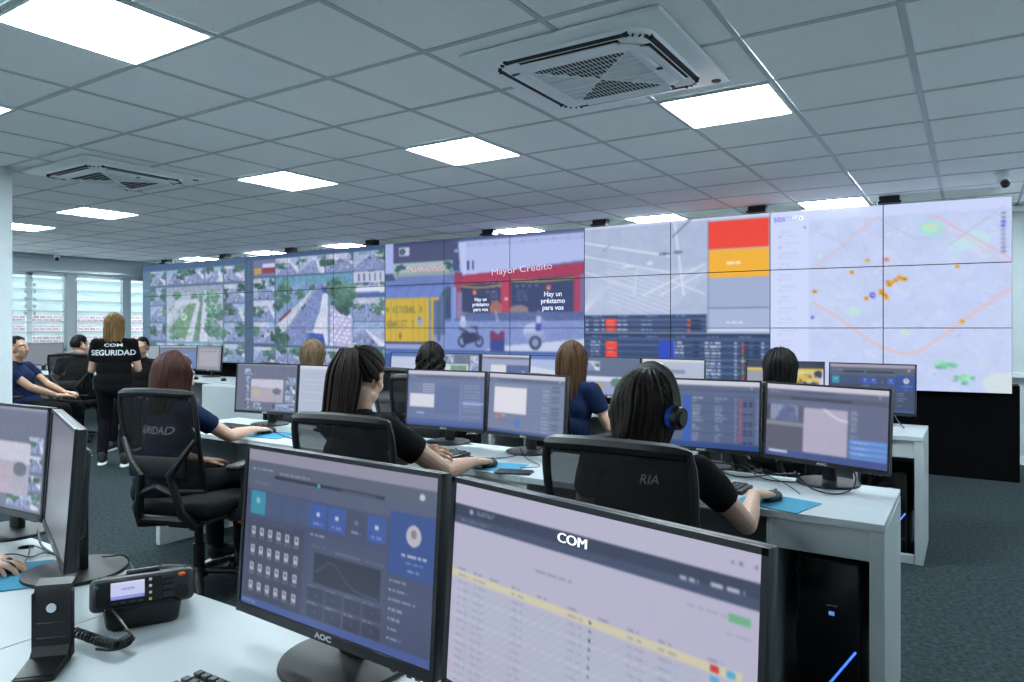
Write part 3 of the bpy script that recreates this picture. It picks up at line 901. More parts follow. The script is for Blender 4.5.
def paint_plaza():
    c = Cv(170, 160, (74, 104, 124))
    st = lambda x0, y0, x1, y1, s: street(c, x0, y0, x1 - .01, y1 - .012, s)
    xs = [.09, .26, .44, .64, .81, 1.0]
    for k in range(5): st(xs[k], .075, xs[k + 1], .24, 110 + k)
    for k in range(3): st(.09, .25 + k * .185, .26, .435 + k * .185, 120 + k)
    for k in range(3): st(.81, .25 + k * .185, 1.0, .435 + k * .185, 130 + k)
    for k in range(5): st(xs[k], .82, xs[k + 1], 1.0, 140 + k)
    a, b, t, u = .26, .80, .25, .80
    W = b - a; H = u - t
    X = lambda x: a + x * W
    Y = lambda y: t + y * H
    c.rect(a, t, b, u, (176, 186, 204)); c.rect(a, t, b, Y(.12), (150, 160, 180))
    c.poly([(X(.42), Y(.28)), (X(.58), Y(.3)), (X(.40), Y(1)), (X(.02), Y(.82))], (104, 146, 108)); c.ell(X(.32), Y(.55), W * .06, H * .07, (200, 216, 214)); c.ell(X(.32), Y(.55), W * .03, H * .035, (120, 160, 124))
    c.poly([(X(.6), Y(.1)), (X(.68), Y(.1)), (X(.60), Y(1)), (X(.42), Y(1))], (96, 136, 112)); c.poly([(X(.56), Y(.28)), (X(.62), Y(.28)), (X(.48), Y(1)), (X(.34), Y(1))], (206, 210, 226))
    c.poly([(X(.68), Y(.1)), (X(.73), Y(.1)), (X(.76), Y(1)), (X(.60), Y(1))], (208, 212, 228))
    for cx, cy, r_ in ((.84, .2, .1), (.9, .5, .13), (.82, .75, .13), (.95, .85, .1), (.78, .4, .08), (.5, .2, .06), (.2, .15, .07)):
        c.tree(X(cx), Y(cy), W * r_ * 1.1, H * r_ * 1.2, 1.15, 5)
    for k in range(16):
        r0 = random.Random(k + 400); x_, y_ = r0.uniform(.05, .95), r0.uniform(.05, .95)
        if x_ > .66 or x_ < .2 or y_ < .25: c.tree(X(x_), Y(y_), W * .07, H * .06, r0.uniform(1.1, 1.7), k)
    c.poly([(X(0), Y(.55)), (X(.2), Y(.25)), (X(.6), Y(.22)), (X(.6), Y(.3)), (X(.25), Y(.34)), (X(.03), Y(.75))], (206, 212, 228), .8)
    for k in range(12):
        r0 = random.Random(k + 500); c.ell(X(r0.uniform(.2, .5)), Y(r0.uniform(.4, .9)), W * .03, H * .03, (130, 176, 120), .6)
    c.noise(13, 2.2, 55, (a, t, b, u)); c.noise(8, 1.3, 56, (a, t, b, u))
    c.rect(0, 0, 1, .06, (58, 84, 118)); c.rect(.0, .06, .08, 1, (80, 116, 134)); c.rect(.0, .27, .07, .275, (180, 196, 210))
    c.rect(.26, .80, .8, .83, (150, 200, 220), .5)
    return c

# five sections of 46-inch panels, three rows high; plan positions from right to left
EDGE = {0: (0.299, 7.59), 2: (-1.690, 7.36), 4: (-3.757, 7.33), 7: (-6.79, 7.27), 10: (-9.915, 7.33), 12: (-12.95, 7.37)}
CP, CQ = math.cos(R(32.9)), math.sin(R(32.9))
def wall_at(u, y):     # where the sight line through column u meets depth y
    k = (u - 512) / 710
    return ((k * CP - CQ) / (k * CQ + CP) * y, y)
sections = [
    (wall_at(770, 7.36), wall_at(1012.5, 7.59), 2, soften(paint_city_map(), 1, .10, (196, 207, 244)), 'video wall section showing a pale lavender city map with orange markers, rightmost'),
    (wall_at(584.3, 7.33), wall_at(770, 7.36), 2, blur(paint_board()), 'video wall section with grey street map, red and orange boxes and a blue table'),
    (wall_at(385, 7.27), wall_at(584.3, 7.33), 3, soften(paint_shop(), 2, .14, (126, 146, 210)), 'video wall section showing a street with yellow bus shelter and red shop front'),
    (wall_at(245.5, 7.33), wall_at(385, 7.27), 3, soften(paint_avenue(), 1, .14, (140, 160, 212)), 'video wall section with camera tiles around a large tree-lined avenue picture'),
    (wall_at(142.5, 7.37), wall_at(245.5, 7.33), 3, soften(paint_plaza(), 1, .20, (150, 172, 210)), 'leftmost video wall section with camera tiles around a plaza and two white roads')]
ROW = 1.157 / 2
SEC = []
for (p, q, n, cv, lab) in sections:
    p = Vector((p[0], p[1], 0)); q = Vector((q[0], q[1], 0))
    L = (q - p).length; rz = math.atan2(q.y - p.y, q.x - p.x)
    mid = (p + q) / 2
    t = thing('video_wall_section', lab, 'video wall', (mid.x, mid.y, 0), rz, 'video wall sections')
    SEC.append((t, L, p, q))
    img = cv.lin(); H, W = img.shape[:2]
    wp = L / n
    z0 = EYE - ROW
    body = MB().rbox((0, 0.055, 0), (wp - 0.001, 0.10, ROW - 0.001), 0.003, 1).mesh('display_panel', M_bezel)
    for r_ in range(3):
        for k in range(n):
            cx = -L / 2 + (k + 0.5) * wp; cz = z0 + (2.5 - r_) * ROW
            d = obj('display_panel', body, None, t, (cx, 0, cz))
            sl = img[int(r_ * H / 3):int((r_ + 1) * H / 3) + 1, int(k * W / n):int((k + 1) * W / n) + 1]
            s = obj('screen', grid_mesh('screen', sl, wp - 0.008, ROW - 0.008, M_vscreen, 1.0), None, d, (0, 0.003, 0))
    # hanging brackets on top
    top = z0 + 3 * ROW
    for bu in (888, 757, 601, 491, 375, 292, 225, 165):
        bx_, by_ = wall_at(bu, 7.36)
        if min(p.x, q.x) < bx_ <= max(p.x, q.x):
            x = (bx_ - mid.x) / math.cos(rz)
            obj('bracket', MB().box((x, 0.03, (top + CEIL) / 2 + 0.005), (0.17, 0.10, CEIL - top + 0.005)).box((x, -0.03, top + 0.012), (0.19, 0.06, 0.02)), M_blk, t)
# lettering that can be read on the wall pictures
def flat_text(s, size, parent, x, z, m, bold=0.0, y=-0.003, rot=0.0, name='lettering', sx=1.0):
    vs, fs = text_mesh(s, size, bold)
    Mx = Matrix.Rotation(rot, 4, 'Y')
    b = MB().add([(p[0] * sx, 0, p[1]) for p in vs], fs, M=Mx)
    o = obj(name, b, m, parent, (x, y, z), angle=0)
    return o
M_tw = emit('screen_white_text', (0.66, 0.70, 0.86), 0.60)
M_td = emit('screen_dim_text', (0.50, 0.36, 0.50), 0.60)
M_tp = emit('screen_purple_text', (0.10, 0.06, 0.55), 0.60)
M_tg = emit('screen_grey_text', (0.12, 0.13, 0.28), 0.60)
M_tr = emit('screen_red_text', (0.5, 0.12, 0.10), 0.60)
t0, L0 = SEC[0][0], SEC[0][1]
flat_text('sor', 0.10, t0, -L0 / 2 + 0.10, EYE + 2 * ROW - 0.075, M_tp, 0.003)
flat_text('uto', 0.10, t0, -L0 / 2 + 0.245, EYE + 2 * ROW - 0.075, M_tg, 0.003)
t2, L2 = SEC[2][0], SEC[2][1]
zs = lambda f: EYE + 2 * ROW - f * 3 * ROW
flat_text('SAN QUINO', 0.115, t2, -L2 / 2 + 0.235 * L2, zs(.215), M_tr, 0.0, sx=1.0)
flat_text('Mayor Crédito', 0.115, t2, -L2 / 2 + 0.72 * L2, zs(.255), M_td, 0.0, sx=1.25, rot=-R(3))
for fx, fz, sz in ((.525, .46, .066), (.865, .435, .085)):
    for k, s in enumerate(('Hay un', 'préstamo', 'para vos')):
        flat_text(s, sz, t2, -L2 / 2 + fx * L2, zs(fz) - k * sz * 0.95, M_tw, 0.001)
# black board below the screens
t = thing('video_wall_base', 'long black board base standing on the floor under the video wall', 'base', (-6.3, 7.78, 0))
for k in range(10):
    obj('board', MB().rbox((-6.45 + (k + 0.5) * 1.311, 0, 0.425), (1.308, 0.26, 0.85), 0.004, 1), M_wblk, t)

# ================================================================== DESKS
DZ = 0.735
def bench(label, x0, x1, y0, y1, n, cubby_right=True, rail=False):
    """row of joined desks along X; people sit on the low-Y side"""
    t = thing('bench_desk', label, 'desk', ((x0 + x1) / 2, (y0 + y1) / 2, 0), 0, 'white bench desks in rows')
    cx = (x0 + x1) / 2; cy = (y0 + y1) / 2; D = y1 - y0
    lx = lambda x: x - cx
    W = (x1 - x0) / n
    for k in range(n):
        a = x0 + k * W
        obj('worktop', MB().rbox((lx(a + W / 2), 0, DZ - 0.0125), (W - 0.002, D, 0.025), 0.002, 1), M_desk, t)
        obj('modesty_panel', MB().box((lx(a + W / 2), D / 2 - 0.05, 0.44), (W - 0.06, 0.018, 0.50)), M_deskg, t)
        b = a + W
        obj('drawer_rail', MB().rbox((lx(b - 0.185), -D / 2 + 0.018, DZ - 0.025 - 0.052), (0.33, 0.02, 0.10), 0.002, 1), M_desk, t)
        obj('divider', MB().rbox((lx(b - 0.355), 0, (DZ - 0.03) / 2), (0.02, D - 0.02, DZ - 0.03), 0.002, 1), M_desk, t)
        if k < n - 1:
            obj('side_panel', MB().rbox((lx(b), 0, (DZ - 0.03) / 2), (0.04, D - 0.01, DZ - 0.03), 0.002, 1), M_desk, t)
        # cable tray and grommet under and in the top
        obj('cable_tray', MB().box((lx(a + W / 2), D / 2 - 0.12, DZ - 0.10), (W * 0.6, 0.10, 0.05)), M_deskg, t)
        gm = MB().lathe([(0.03, -0.004), (0.03, -0.0005), (0.022, 0.0)], (lx(a + W * 0.5), D / 2 - 0.05, DZ), 16)
        obj('cable_grommet', gm, M_deskg, t)
    for x, s in ((x0 + 0.022, 0), (x1 - 0.022, 0)):
        obj('end_panel', MB().rbox((lx(x), 0, (DZ - 0.026) / 2), (0.044, D, DZ - 0.026), 0.002, 1), M_desk, t)
    if rail:
        obj('floor_rail', MB().rbox((lx(x1 - 0.2), -D / 2 + 0.02, 0.025), (0.33, 0.03, 0.05), 0.002, 1), M_desk, t)
    obj('edge_strip', MB().box((0, -D / 2 - 0.001, DZ - 0.022), (x1 - x0, 0.002, 0.005)), M_edge, t)
    return t
bench('front white bench desk carrying the two-way radio, nearest the camera', -4.30, -0.23, 0.38, 1.00, 3)
bench('middle white bench desk where the woman in headphones sits', -4.30, -0.23, 2.53, 3.13, 3)
bench('back white bench desk nearest the video wall', -5.57, -0.23, 4.68, 5.26, 4, rail=True)
bench('far left white desk with the blank white front panel', -9.6, -6.3, 5.05, 5.70, 2)
t = thing('bench_desk', 'white desk below the louvred windows with two grey monitors', 'desk', (-11.30, 4.76, 0), R(33), 'white bench desks in rows')
obj('worktop', MB().rbox((0, 0, DZ - 0.0125), (2.7, 0.7, 0.025), 0.002, 1), M_desk, t)
for s in (-1, 1): obj('end_panel', MB().rbox((s * 1.32, 0, (DZ - 0.026) / 2), (0.044, 0.68, DZ - 0.026), 0.002, 1), M_desk, t)
obj('modesty_panel', MB().box((0, 0.3, 0.5), (2.6, 0.018, 0.4)), M_deskg, t)
# blank front panel of the far left desk
t = thing('cabinet', 'plain white cabinet at the end of the far left desk', 'cabinet', (-7.0, 4.95, 0), 0)
obj('carcass', MB().rbox((0.18, 0, 0.36), (1.05, 0.16, 0.72), 0.004, 1), M_desk, t)
obj('door', MB().rbox((0.18, -0.087, 0.37), (1.03, 0.014, 0.68), 0.003, 1), M_desk, t)

# ================================================================== MONITORS
MW, MH, MZ = 0.512, 0.324, 0.070
def monitor_proto():
    p = {}
    b = MB().rbox((0, 0.002, MZ + MH / 2), (MW, 0.022, MH), 0.004, 2)
    b.rbox((0, 0.020, MZ + MH / 2), (MW * 0.72, 0.03, MH * 0.66), 0.012, 3)
    p['housing'] = b.mesh('housing', M_mback)
    bz = MB()
    for x in (-1, 1): bz.box((x * (MW / 2 - 0.004), -0.0105, MZ + MH / 2), (0.008, 0.006, MH))
    bz.box((0, -0.0105, MZ + MH - 0.004), (MW, 0.006, 0.008)); bz.rbox((0, -0.0105, MZ + 0.0095), (MW, 0.006, 0.019), 0.001, 1)
    p['bezel'] = bz.mesh('bezel', M_bezel)
    n = MB().rbox((0, 0.045, 0.12), (0.055, 0.022, 0.24), 0.006, 2).rbox((0, 0.036, 0.22), (0.09, 0.03, 0.09), 0.008, 2)
    p['stand_neck'] = n.mesh('stand_neck', M_blk)
    p['stand_base'] = MB().lathe([(0.0, 0), (0.118, 0), (0.12, 0.003), (0.118, 0.009), (0.10, 0.012), (0.0, 0.013)], (0, 0.03, 0), 40).mesh('stand_base', M_blk)
    vs, fs = text_mesh('AOC', 0.013, 0.0006)
    p['logo'] = MB().add([(q[0] * 1.5, -0.0138, MZ + 0.0095 + q[1]) for q in vs], fs).mesh('logo', M_logo, 0)
    bt = MB()
    for k in range(4): bt.box((0.17 + k * 0.018, -0.012, MZ - 0.001), (0.009, 0.004, 0.003))
    p['buttons'] = bt.mesh('buttons', M_dgrey, 0)
    return p
MP = monitor_proto()
def monitor(label, p, q, cv, tilt=4.0, dz=0.0, z=DZ, swap=False):
    """p, q: plan positions of the screen's left and right ends"""
    p = Vector((p[0], p[1], 0)); q = Vector((q[0], q[1], 0))
    rz = math.atan2(q.y - p.y, q.x - p.x); mid = (p + q) / 2
    t = thing('monitor', label, 'monitor', (mid.x, mid.y, z), rz, 'desk monitors')
    M = Matrix.Translation((0, 0.04, 0.2)) @ Matrix.Rotation(R(-tilt), 4, 'X') @ Matrix.Translation((0, -0.04, -0.2 + dz))
    for k in ('housing', 'bezel'):
        o = obj(k, MP[k], None, t); o.matrix_local = M
        if k == 'bezel': bz = o
    for k in ('stand_neck', 'stand_base'): obj(k, MP[k], None, t)
    if cv is not None:
        s = obj('screen', grid_mesh('screen', cv.lin(), MW - 0.016, MH - 0.027, M_screen), None, t)
        s.matrix_local = M @ Matrix.Translation((0, -0.0095, MZ + 0.019 + (MH - 0.027) / 2))
    for k in ('logo', 'buttons'):
        o = obj(k, MP[k], None, bz)
    return t, M

def ui_base(W=100, H=60, bg=(112, 124, 156), bar=(196, 196, 214)):
    c = Cv(W, H, bg); c.rect(0, 0, 1, .07, bar); c.rect(0, .07, 1, .13, (96, 104, 130)); c.rect(0, .95, 1, 1, (62, 84, 140))
    c.words(.3, .09, .6, .02, (70, 76, 98), 1); c.ell(.93, .1, .008, .014, (220, 224, 235))
    c.words(.03, .10, .12, .015, (150, 156, 180), 2); return c
def ui_list(seed=0, W=100, H=60):
    c = ui_base(W, H); rg = random.Random(seed)
    for k in range(14): c.rect(0, .18 + k * .055, 1, .205 + k * .055, (126, 138, 168), .6); c.words(.72, .19 + k * .055, .80, .012, (206, 212, 226), k, .7); c.rect(.84, .188 + k * .055, .93, .2 + k * .055, (60, 66, 90), .8)
    return c
def ui_box(seed=0, W=110, H=66):
    c = ui_list(seed, W, H); c.rect(.08, .22, .52, .66, (222, 220, 232)); c.rect(.08, .18, .52, .2, (150, 158, 180))
    c.rect(.1, .70, .17, .73, (216, 96, 96)); c.rect(.19, .70, .25, .72, (206, 150, 130)); c.rect(.1, .74, .16, .76, (206, 150, 90)); c.rect(.1, .79, .16, .81, (206, 96, 110)); c.rect(.37, .74, .44, .90, (84, 120, 190)); return c
def ui_form(W=110, H=66):
    c = ui_base(W, H, (104, 118, 158))
    for k in range(4): c.rect(.04, .24 + k * .045, .36, .265 + k * .045, (208, 208, 222)); c.words(.05, .248 + k * .045, .2, .012, (90, 96, 120), k)
    c.rect(.04, .42, .36, .66, (216, 214, 228)); c.rect(.14, .76, .24, .79, (150, 176, 226)); c.rect(.70, .2, .705, .92, (140, 150, 182))
    c.rect(.38, .28, .68, .76, (98, 112, 156))
    for k in range(11): c.words(.74, .24 + k * .055, .95, .014, (190, 198, 220), k, .6)
    c.rect(.73, .54, .99, .57, (150, 178, 240)); c.rect(0, .88, 1, .95, (80, 100, 160)); return c
def ui_table(W=110, H=66):
    c = ui_base(W, H, (74, 88, 124), (206, 206, 222)); rg = random.Random(2)
    for k in range(20): c.rect(0, .24 + k * .034, 1, .255 + k * .034, (104, 118, 152), .8)
    c.rect(0, .16, 1, .22, (92, 104, 136))
    for k in range(16):
        y = .26 + k * .041
        c.rect(.83, y, .845, y + .026, (206, 80, 96)); c.rect(.86, y + .008, .89, y + .016, (26, 30, 54)); c.rect(.91, y + .008, .94, y + .016, (26, 30, 54)); c.rect(.97, y, .98, y + .016, (210, 216, 232)); c.rect(.79, y, .80, y + .016, (210, 216, 232))
        c.words(.42, y, .42 + rg.uniform(.03, .09), .013, (216, 220, 234), k); c.words(.62, y, .62 + rg.uniform(.03, .1), .013, (190, 198, 220), k + 30, .8); c.words(.04, y, .1, .012, (180, 188, 214), k + 50, .6); c.words(.15, y, .25, .012, (160, 170, 200), k + 60, .5)
    c.rect(.34, .22, .40, .95, (52, 92, 182)); c.rect(0, .93, 1, 1, (44, 74, 140)); return c
def ui_track(W=120, H=70):
    c = ui_base(W, H, (100, 108, 138), (204, 202, 216)); c.rect(0, .14, 1, .22, (86, 92, 116)); c.rect(.22, .17, .72, .2, (60, 64, 84))
    c.rect(.0, .28, .33, .88, (92, 94, 110)); c.rect(.04, .28, .28, .5, (140, 146, 176)); c.poly([(.08, .5), (.28, .5), (.26, .3), (.16, .29)], (96, 108, 146)); c.noise(8, 2, 3, (.04, .28, .28, .5)); c.rect(.0, .52, .33, .57, (150, 152, 166), .7); c.rect(.0, .28, .035, .5, (72, 76, 92))
    c.rect(.33, .3, .69, .9, (176, 172, 196)); c.path([(.5, .3), (.56, .37), (.62, .42), (.69, .44)], 1.4, (222, 224, 236)); c.ell(.57, .74, .006, .01, (120, 124, 150))
    for k in range(10): c.words(.72, .30 + k * .035, .72 + .05, .012, (200, 204, 222), k, .7)
    for k in range(4): c.rect(.71, .66 + k * .072, .99, .71 + k * .072, (104, 150, 226)); c.words(.73, .68 + k * .072, .85, .014, (220, 228, 246), k, .6)
    c.rect(0, .90, 1, 1, (70, 86, 140)); c.rect(.03, .91, .2, .94, (220, 222, 232)); return c
def ui_cams(seed=0, W=110, H=66, big=(.25, .32, .78, .80)):
    c = Cv(W, H, (104, 108, 134)); c.rect(0, 0, 1, .03, (140, 142, 160))
    k = 0
    for x in (.02, .82):
        for y in (.10, .28, .46, .64, .82):
            if x > .5 and y < .2: continue
            street(c, x + (.14 if x < .5 else 0), y, x + .15 + (.06 if x < .5 else 0), y + .15, seed + k); k += 1
    street(c, .14, .10, .26, .24, seed + 20); street(c, .30, .83, .44, .97, seed + 21); street(c, .62, .83, .96, .97, seed + 22)
    x0, y0, x1, y1 = big
    c.rect(x0, y0, x1, y1, (196, 194, 212)); c.poly([(x0, y0 + .16), (x1, y0 + .2), (x1, y1), (x0, y1)], (170, 164, 184)); c.ell(x1 - .1, y0 + .25, .07, .07, (84, 96, 110), .8); c.ell(x0 + .1, y0 + .3, .09, .09, (186, 176, 156), .8); c.rect(x0 + .15, y0 + .25, x0 + .35, y1, (184, 164, 180), .6)
    c.noise(4, 2.5, seed, (.12, .08, 1, 1)); return c
def ui_pale(W=90, H=54):
    c = Cv(W, H, (176, 186, 208)); c.rect(0, 0, 1, .07, (212, 212, 222))
    for k in range(9): c.words(.08, .16 + k * .085, .85, .02, (156, 166, 192), k, .5); c.rect(.05, .2 + k * .085, .95, .21 + k * .085, (196, 204, 220), .6)
    return c
def ui_dash(W=330, H=196):
    c = Cv(W, H, (62, 72, 104)); c.rect(0, 0, 1, .075, (156, 152, 172)); c.rect(0, .075, 1, .16, (84, 92, 112)); c.rect(0, .16, 1, .26, (80, 90, 116))
    c.rect(.03, .12, .05, .14, (60, 190, 200)); c.words(.06, .12, .16, .012, (170, 176, 192), 1); c.rect(.17, .155, .76, .175, (34, 38, 56)); c.words(.20, .13, .38, .012, (190, 192, 204), 3, .5)
    c.ell(.425, .165, .008, .012, (60, 200, 190)); c.ell(.93, .12, .012, .02, (220, 222, 232)); c.rect(.55, .163, .72, .168, (120, 124, 140)); c.words(.05, .21, .14, .012, (120, 128, 150), 4, .7)
    c.rect(.03, .27, .12, .42, (42, 150, 176)); c.ell(.075, .33, .012, .02, (150, 206, 220))
    for k in (1, 2, 3): c.rect(.03 + k * .098, .27, .12 + k * .098, .42, (62, 84, 124), .8)
    for k, x in enumerate((.385, .485, .585, .685)):
        c.rect(x, .27, x + .09, .42, (52, 84, 168) if k != 2 else (60, 70, 100)); c.rect(x + .035, .32, x + .055, .345, (206, 214, 234) if k != 2 else (110, 118, 140)); c.words(x + .02, .385, x + .07, .012, (150, 170, 214), k, .7)
    c.rect(.79, .22, 1, .56, (44, 74, 146)); c.ell(.90, .335, .033, .058, (206, 204, 214)); c.ell(.90, .325, .013, .024, (150, 130, 140)); c.words(.85, .44, .96, .012, (220, 226, 240), 8); c.words(.87, .48, .95, .01, (110, 160, 220), 9); c.words(.88, .52, .93, .01, (180, 190, 220), 10)
    c.rect(.02, .45, .36, .985, (54, 60, 84)); c.words(.05, .46, .3, .01, (90, 98, 120), 5, .6)
    for r_ in range(4):
        for q in range(6):
            x = .045 + q * .052; y = .50 + r_ * .115
            c.rect(x, y, x + .024, y + .052, (196, 196, 206)); c.rect(x + .006, y + .012, x + .018, y + .03, (92, 96, 114)); c.words(x - .004, y + .06, x + .028, .01, (140, 144, 160), q, .7)
    c.rect(.385, .46, .78, .985, (66, 76, 106)); c.words(.39, .455, .47, .01, (190, 194, 206), 7, .8); c.words(.41, .52, .48, .01, (110, 116, 136), 7, .8); c.rect(.53, .525, .66, .54, (110, 114, 132), .8); c.words(.68, .53, .77, .01, (110, 116, 136), 17, .7)
    c.rect(.42, .56, .76, .74, (34, 40, 58))
    pts = [(.43 + .32 * t, .70 - .11 * math.exp(-((t - .27) / .22) ** 2) + .03 * t) for t in np.linspace(0, 1, 24)]
    c.path(pts, 1.2, (84, 110, 116), .9)
    for r_ in range(2):
        for q in range(4):
            x = .395 + q * .096; y = .77 + r_ * .10
            c.rect(x, y, x + .086, y + .078, (46, 52, 76)); c.words(x, y - .012, x + .05, .009, (150, 156, 172), q + r_, .7); c.rect(x + .04, y + .035, x + .046, y + .045, (120, 126, 146), .8)
    for k in range(7): c.words(.815, .59 + k * .052, .815 + (.06, .07, .11, .05, .04, .03, .05)[k], .012, (170, 178, 200), k, .8); c.ell(.805, .596 + k * .052, .004, .006, (200, 204, 216))
    c.rect(0, .955, 1, 1, (62, 86, 156)); c.words(.01, .97, .1, .014, (170, 180, 210), 3, .6)
    return c
def ui_sheet(W=330, H=196):
    c = Cv(W, H, (182, 180, 204)); c.rect(0, .105, 1, .165, (58, 66, 90)); c.rect(0, .165, 1, .205, (70, 80, 108))
    c.ell(.075, .135, .009, .015, (150, 156, 176)); c.words(.10, .12, .18, .008, (160, 166, 184), 1); c.words(.10, .135, .17, .008, (130, 138, 160), 2); c.words(.03, .18, .06, .008, (150, 156, 176), 3, .6); c.words(.07, .18, .16, .008, (130, 138, 162), 6, .6)
    c.words(.80, .155, .85, .012, (190, 194, 208), 4); c.words(.88, .15, .96, .012, (206, 208, 218), 5)
    c.words(.35, .31, .48, .010, (140, 138, 160), 6); c.words(.82, .25, .92, .008, (160, 158, 180), 7, .8); c.rect(.925, .24, .975, .27, (110, 176, 136)); c.words(.92, .31, .98, .008, (150, 148, 170), 8, .8)
    xs = [.03, .10, .17, .26, .36, .47, .57, .66, .75, .88]
    for k, x in enumerate(xs): c.words(x, .425, x + .035, .010, (140, 138, 160), k)
    c.rect(0, .44, .96, .475, (206, 200, 172))
    for k in range(22):
        y = .44 + k * .0375
        for j, x in enumerate(xs):
            if j in (0, 1, 3, 5, 7, 8): c.words(x, y + .012, x + .05, .010, (150, 148, 172), k * 7 + j, .7)
        if k: c.rect(0, y, .96, y + .002, (206, 204, 220), .6)
        c.ell(.545, y + .018, .004, .007, (60, 60, 90)); c.rect(.885, y + .006, .905, y + .030, (200, 60, 70) if k % 5 == 0 else (84, 166, 214)); c.rect(.925, y + .006, .945, y + .03, (84, 166, 214)) if k % 3 == 0 else None
    # fine slanted pattern of the list rows
    st = ((np.floor((c.x * W * 1.0 + c.y * H * 1.3) / 5) % 2) == 0) & (c.y > .49) & (c.x > .05) & (c.x < .86)
    c.put(st, (158, 182, 192), .5)
    c.ell(.95, .055, .004, .007, (110, 112, 140)); c.ell(.93, .055, .003, .006, (110, 112, 140)); c.ell(.985, .055, .004, .007, (110, 112, 140))
    return c

# front row (the two big ones and the pair at the left edge)
mf1, Mf = monitor('large front monitor with a dark dashboard of small icons, left of the pair', (-1.246, .926), (-.720, .905), soften(ui_dash(), 1, .24, (104, 108, 130)), dz=-0.020)
mf2, Mf2 = monitor('large front monitor with a pale spreadsheet headed COM, right of the pair', (-.706, .905), (-.174, .790), blur(ui_sheet()), dz=-0.021)
mf1.scale = mf2.scale = (1.03, 1.03, 1.03)
vs, fs = text_mesh('COM', 0.0180, 0.0)
hd = MB()
for k in (-1, 0, 1): hd.add([(p[0] * 1.25 + k * 0.0007, k * 0.0001, p[1]) for p in vs], fs)
o = obj('screen_heading', hd, emit('screen_heading', (0.72, 0.73, 0.80), 0.62), mf2, angle=0)
o.matrix_local = Mf2 @ Matrix.Translation((-0.012, -0.0105, MZ + 0.019 + (MH - 0.027) * (1 - .137)))
monitor('front monitor cut by the left edge of the photo, showing camera tiles', (-2.72, .945), (-2.215, .985), blur(ui_cams(300, 150, 90, (.3, .35, .84, .86))))
monitor('front monitor turned almost edge-on behind the black radio handset stand', (-2.175, .975), (-1.69, .805), blur(Cv(60, 40, (96, 98, 106))))  # flat grey canvas imitates the reflection on a screen met at a grazing angle
# middle row
monitor('middle row monitor at the desk end with blue buttons and a pale map strip', (-.735, 3.135), (-.252, 2.985), blur(ui_track()))
monitor('middle row monitor with a blue table and red marks, beyond the headphones', (-1.265, 3.125), (-.765, 3.155), blur(ui_table()))
monitor('middle row monitor with a blank pale square, right of the pony-tailed woman', (-2.125, 3.06), (-1.622, 2.985), blur(ui_box()))
monitor('middle row monitor with a pale form, in front of the pony-tailed woman', (-2.65, 3.02), (-2.145, 3.06), blur(ui_form()))
monitor('middle row monitor with a pale grey list, half hidden by the ponytail', (-3.545, 3.02), (-3.04, 3.06), blur(ui_pale()))
monitor('middle row monitor with camera tiles, facing the auburn-haired woman', (-4.06, 2.94), (-3.555, 3.02), blur(ui_cams(330)))
# back row
monitor('back row monitor at the desk end with dark dashboard icons', (-.795, 5.13), (-.29, 5.09), blur(ui_dash(110, 66)))
c = Cv(80, 48, (206, 208, 222)); c.rect(0, 0, 1, .14, (44, 50, 76)); c.rect(0, .14, 1, .2, (220, 190, 70)); c.rect(0, .2, .4, 1, (150, 156, 168))
for k in range(30):
    r0 = random.Random(k); c.ell(r0.uniform(.35, .95), r0.uniform(.25, .6), .05, .06, (60, 56, 110))
for k in range(20):
    r0 = random.Random(k + 60); c.line(r0.uniform(.6, .85), r0.uniform(.2, .4), r0.uniform(.6, .95), r0.uniform(.3, .6), 1, (222, 190, 60))
monitor('back row monitor with a purple and yellow patched map beside the dark-haired head', (-1.34, 5.14), (-.835, 5.18), blur(c))
c = ui_pale(80, 48); c.rect(.7, .6, 1, .95, (120, 150, 200)); c.rect(.1, .25, .7, .35, (130, 140, 170))
monitor('back row monitor with a pale page and small blue box, above the headphones', (-2.12, 5.11), (-1.62, 5.07), blur(c))
c = Cv(80, 48, (92, 104, 136)); street(c, .02, .1, .3, .35, 7); c.rect(.05, .5, .8, .62, (210, 214, 234)); c.rect(.05, .62, .8, .95, (150, 160, 196)); c.ell(.6, .65, .1, .12, (90, 130, 110)); c.ell(.3, .75, .06, .1, (180, 160, 80))
monitor('back row monitor with a small street picture, right of the long brown hair', (-2.64, 5.14), (-2.13, 5.11), blur(c))
c = Cv(80, 48, (170, 186, 220)); c.rect(0, 0, 1, .1, (90, 120, 190)); c.poly([(0, .3), (1, .5), (1, .8), (0, .6)], (206, 214, 232))
monitor('back row monitor with a pale blue street view, left of the long brown hair', (-3.14, 5.15), (-2.645, 5.14), blur(c))
c = ui_base(80, 48, (150, 160, 190), (206, 206, 220)); c.rect(.2, .3, .52, .9, (216, 214, 226)); c.rect(.52, .3, 1, .9, (84, 100, 150)); c.ell(.88, .5, .03, .05, (190, 200, 230))
monitor('back row monitor with a white box beside a navy box', (-3.66, 5.16), (-3.15, 5.15), blur(c))
c = Cv(80, 48, (104, 112, 140)); street(c, .02, .05, .22, .4, 3); street(c, .25, .05, .42, .28, 4); c.rect(.24, .32, .76, .75, (196, 212, 216)); c.rect(.36, .36, .72, .7, (112, 150, 120)); street(c, .8, .06, .98, .6, 5); c.noise(8, 2, 1)
monitor('back row monitor with camera tiles and a green picture, right of the curly hair', (-4.19, 5.16), (-3.68, 5.16), blur(c))
c = ui_pale(60, 40); c.a[:] = c.a * 1.08; c.rect(0, 0, 1, .12, (70, 110, 180))
monitor('back row monitor with a white page, left of the curly hair', (-4.70, 5.12), (-4.20, 5.16), blur(c))
c = Cv(50, 40, (150, 156, 166))
monitor('back row monitor with a plain grey picture, right of the ponytail', (-5.20, 5.12), (-4.73, 4.92), blur(c))
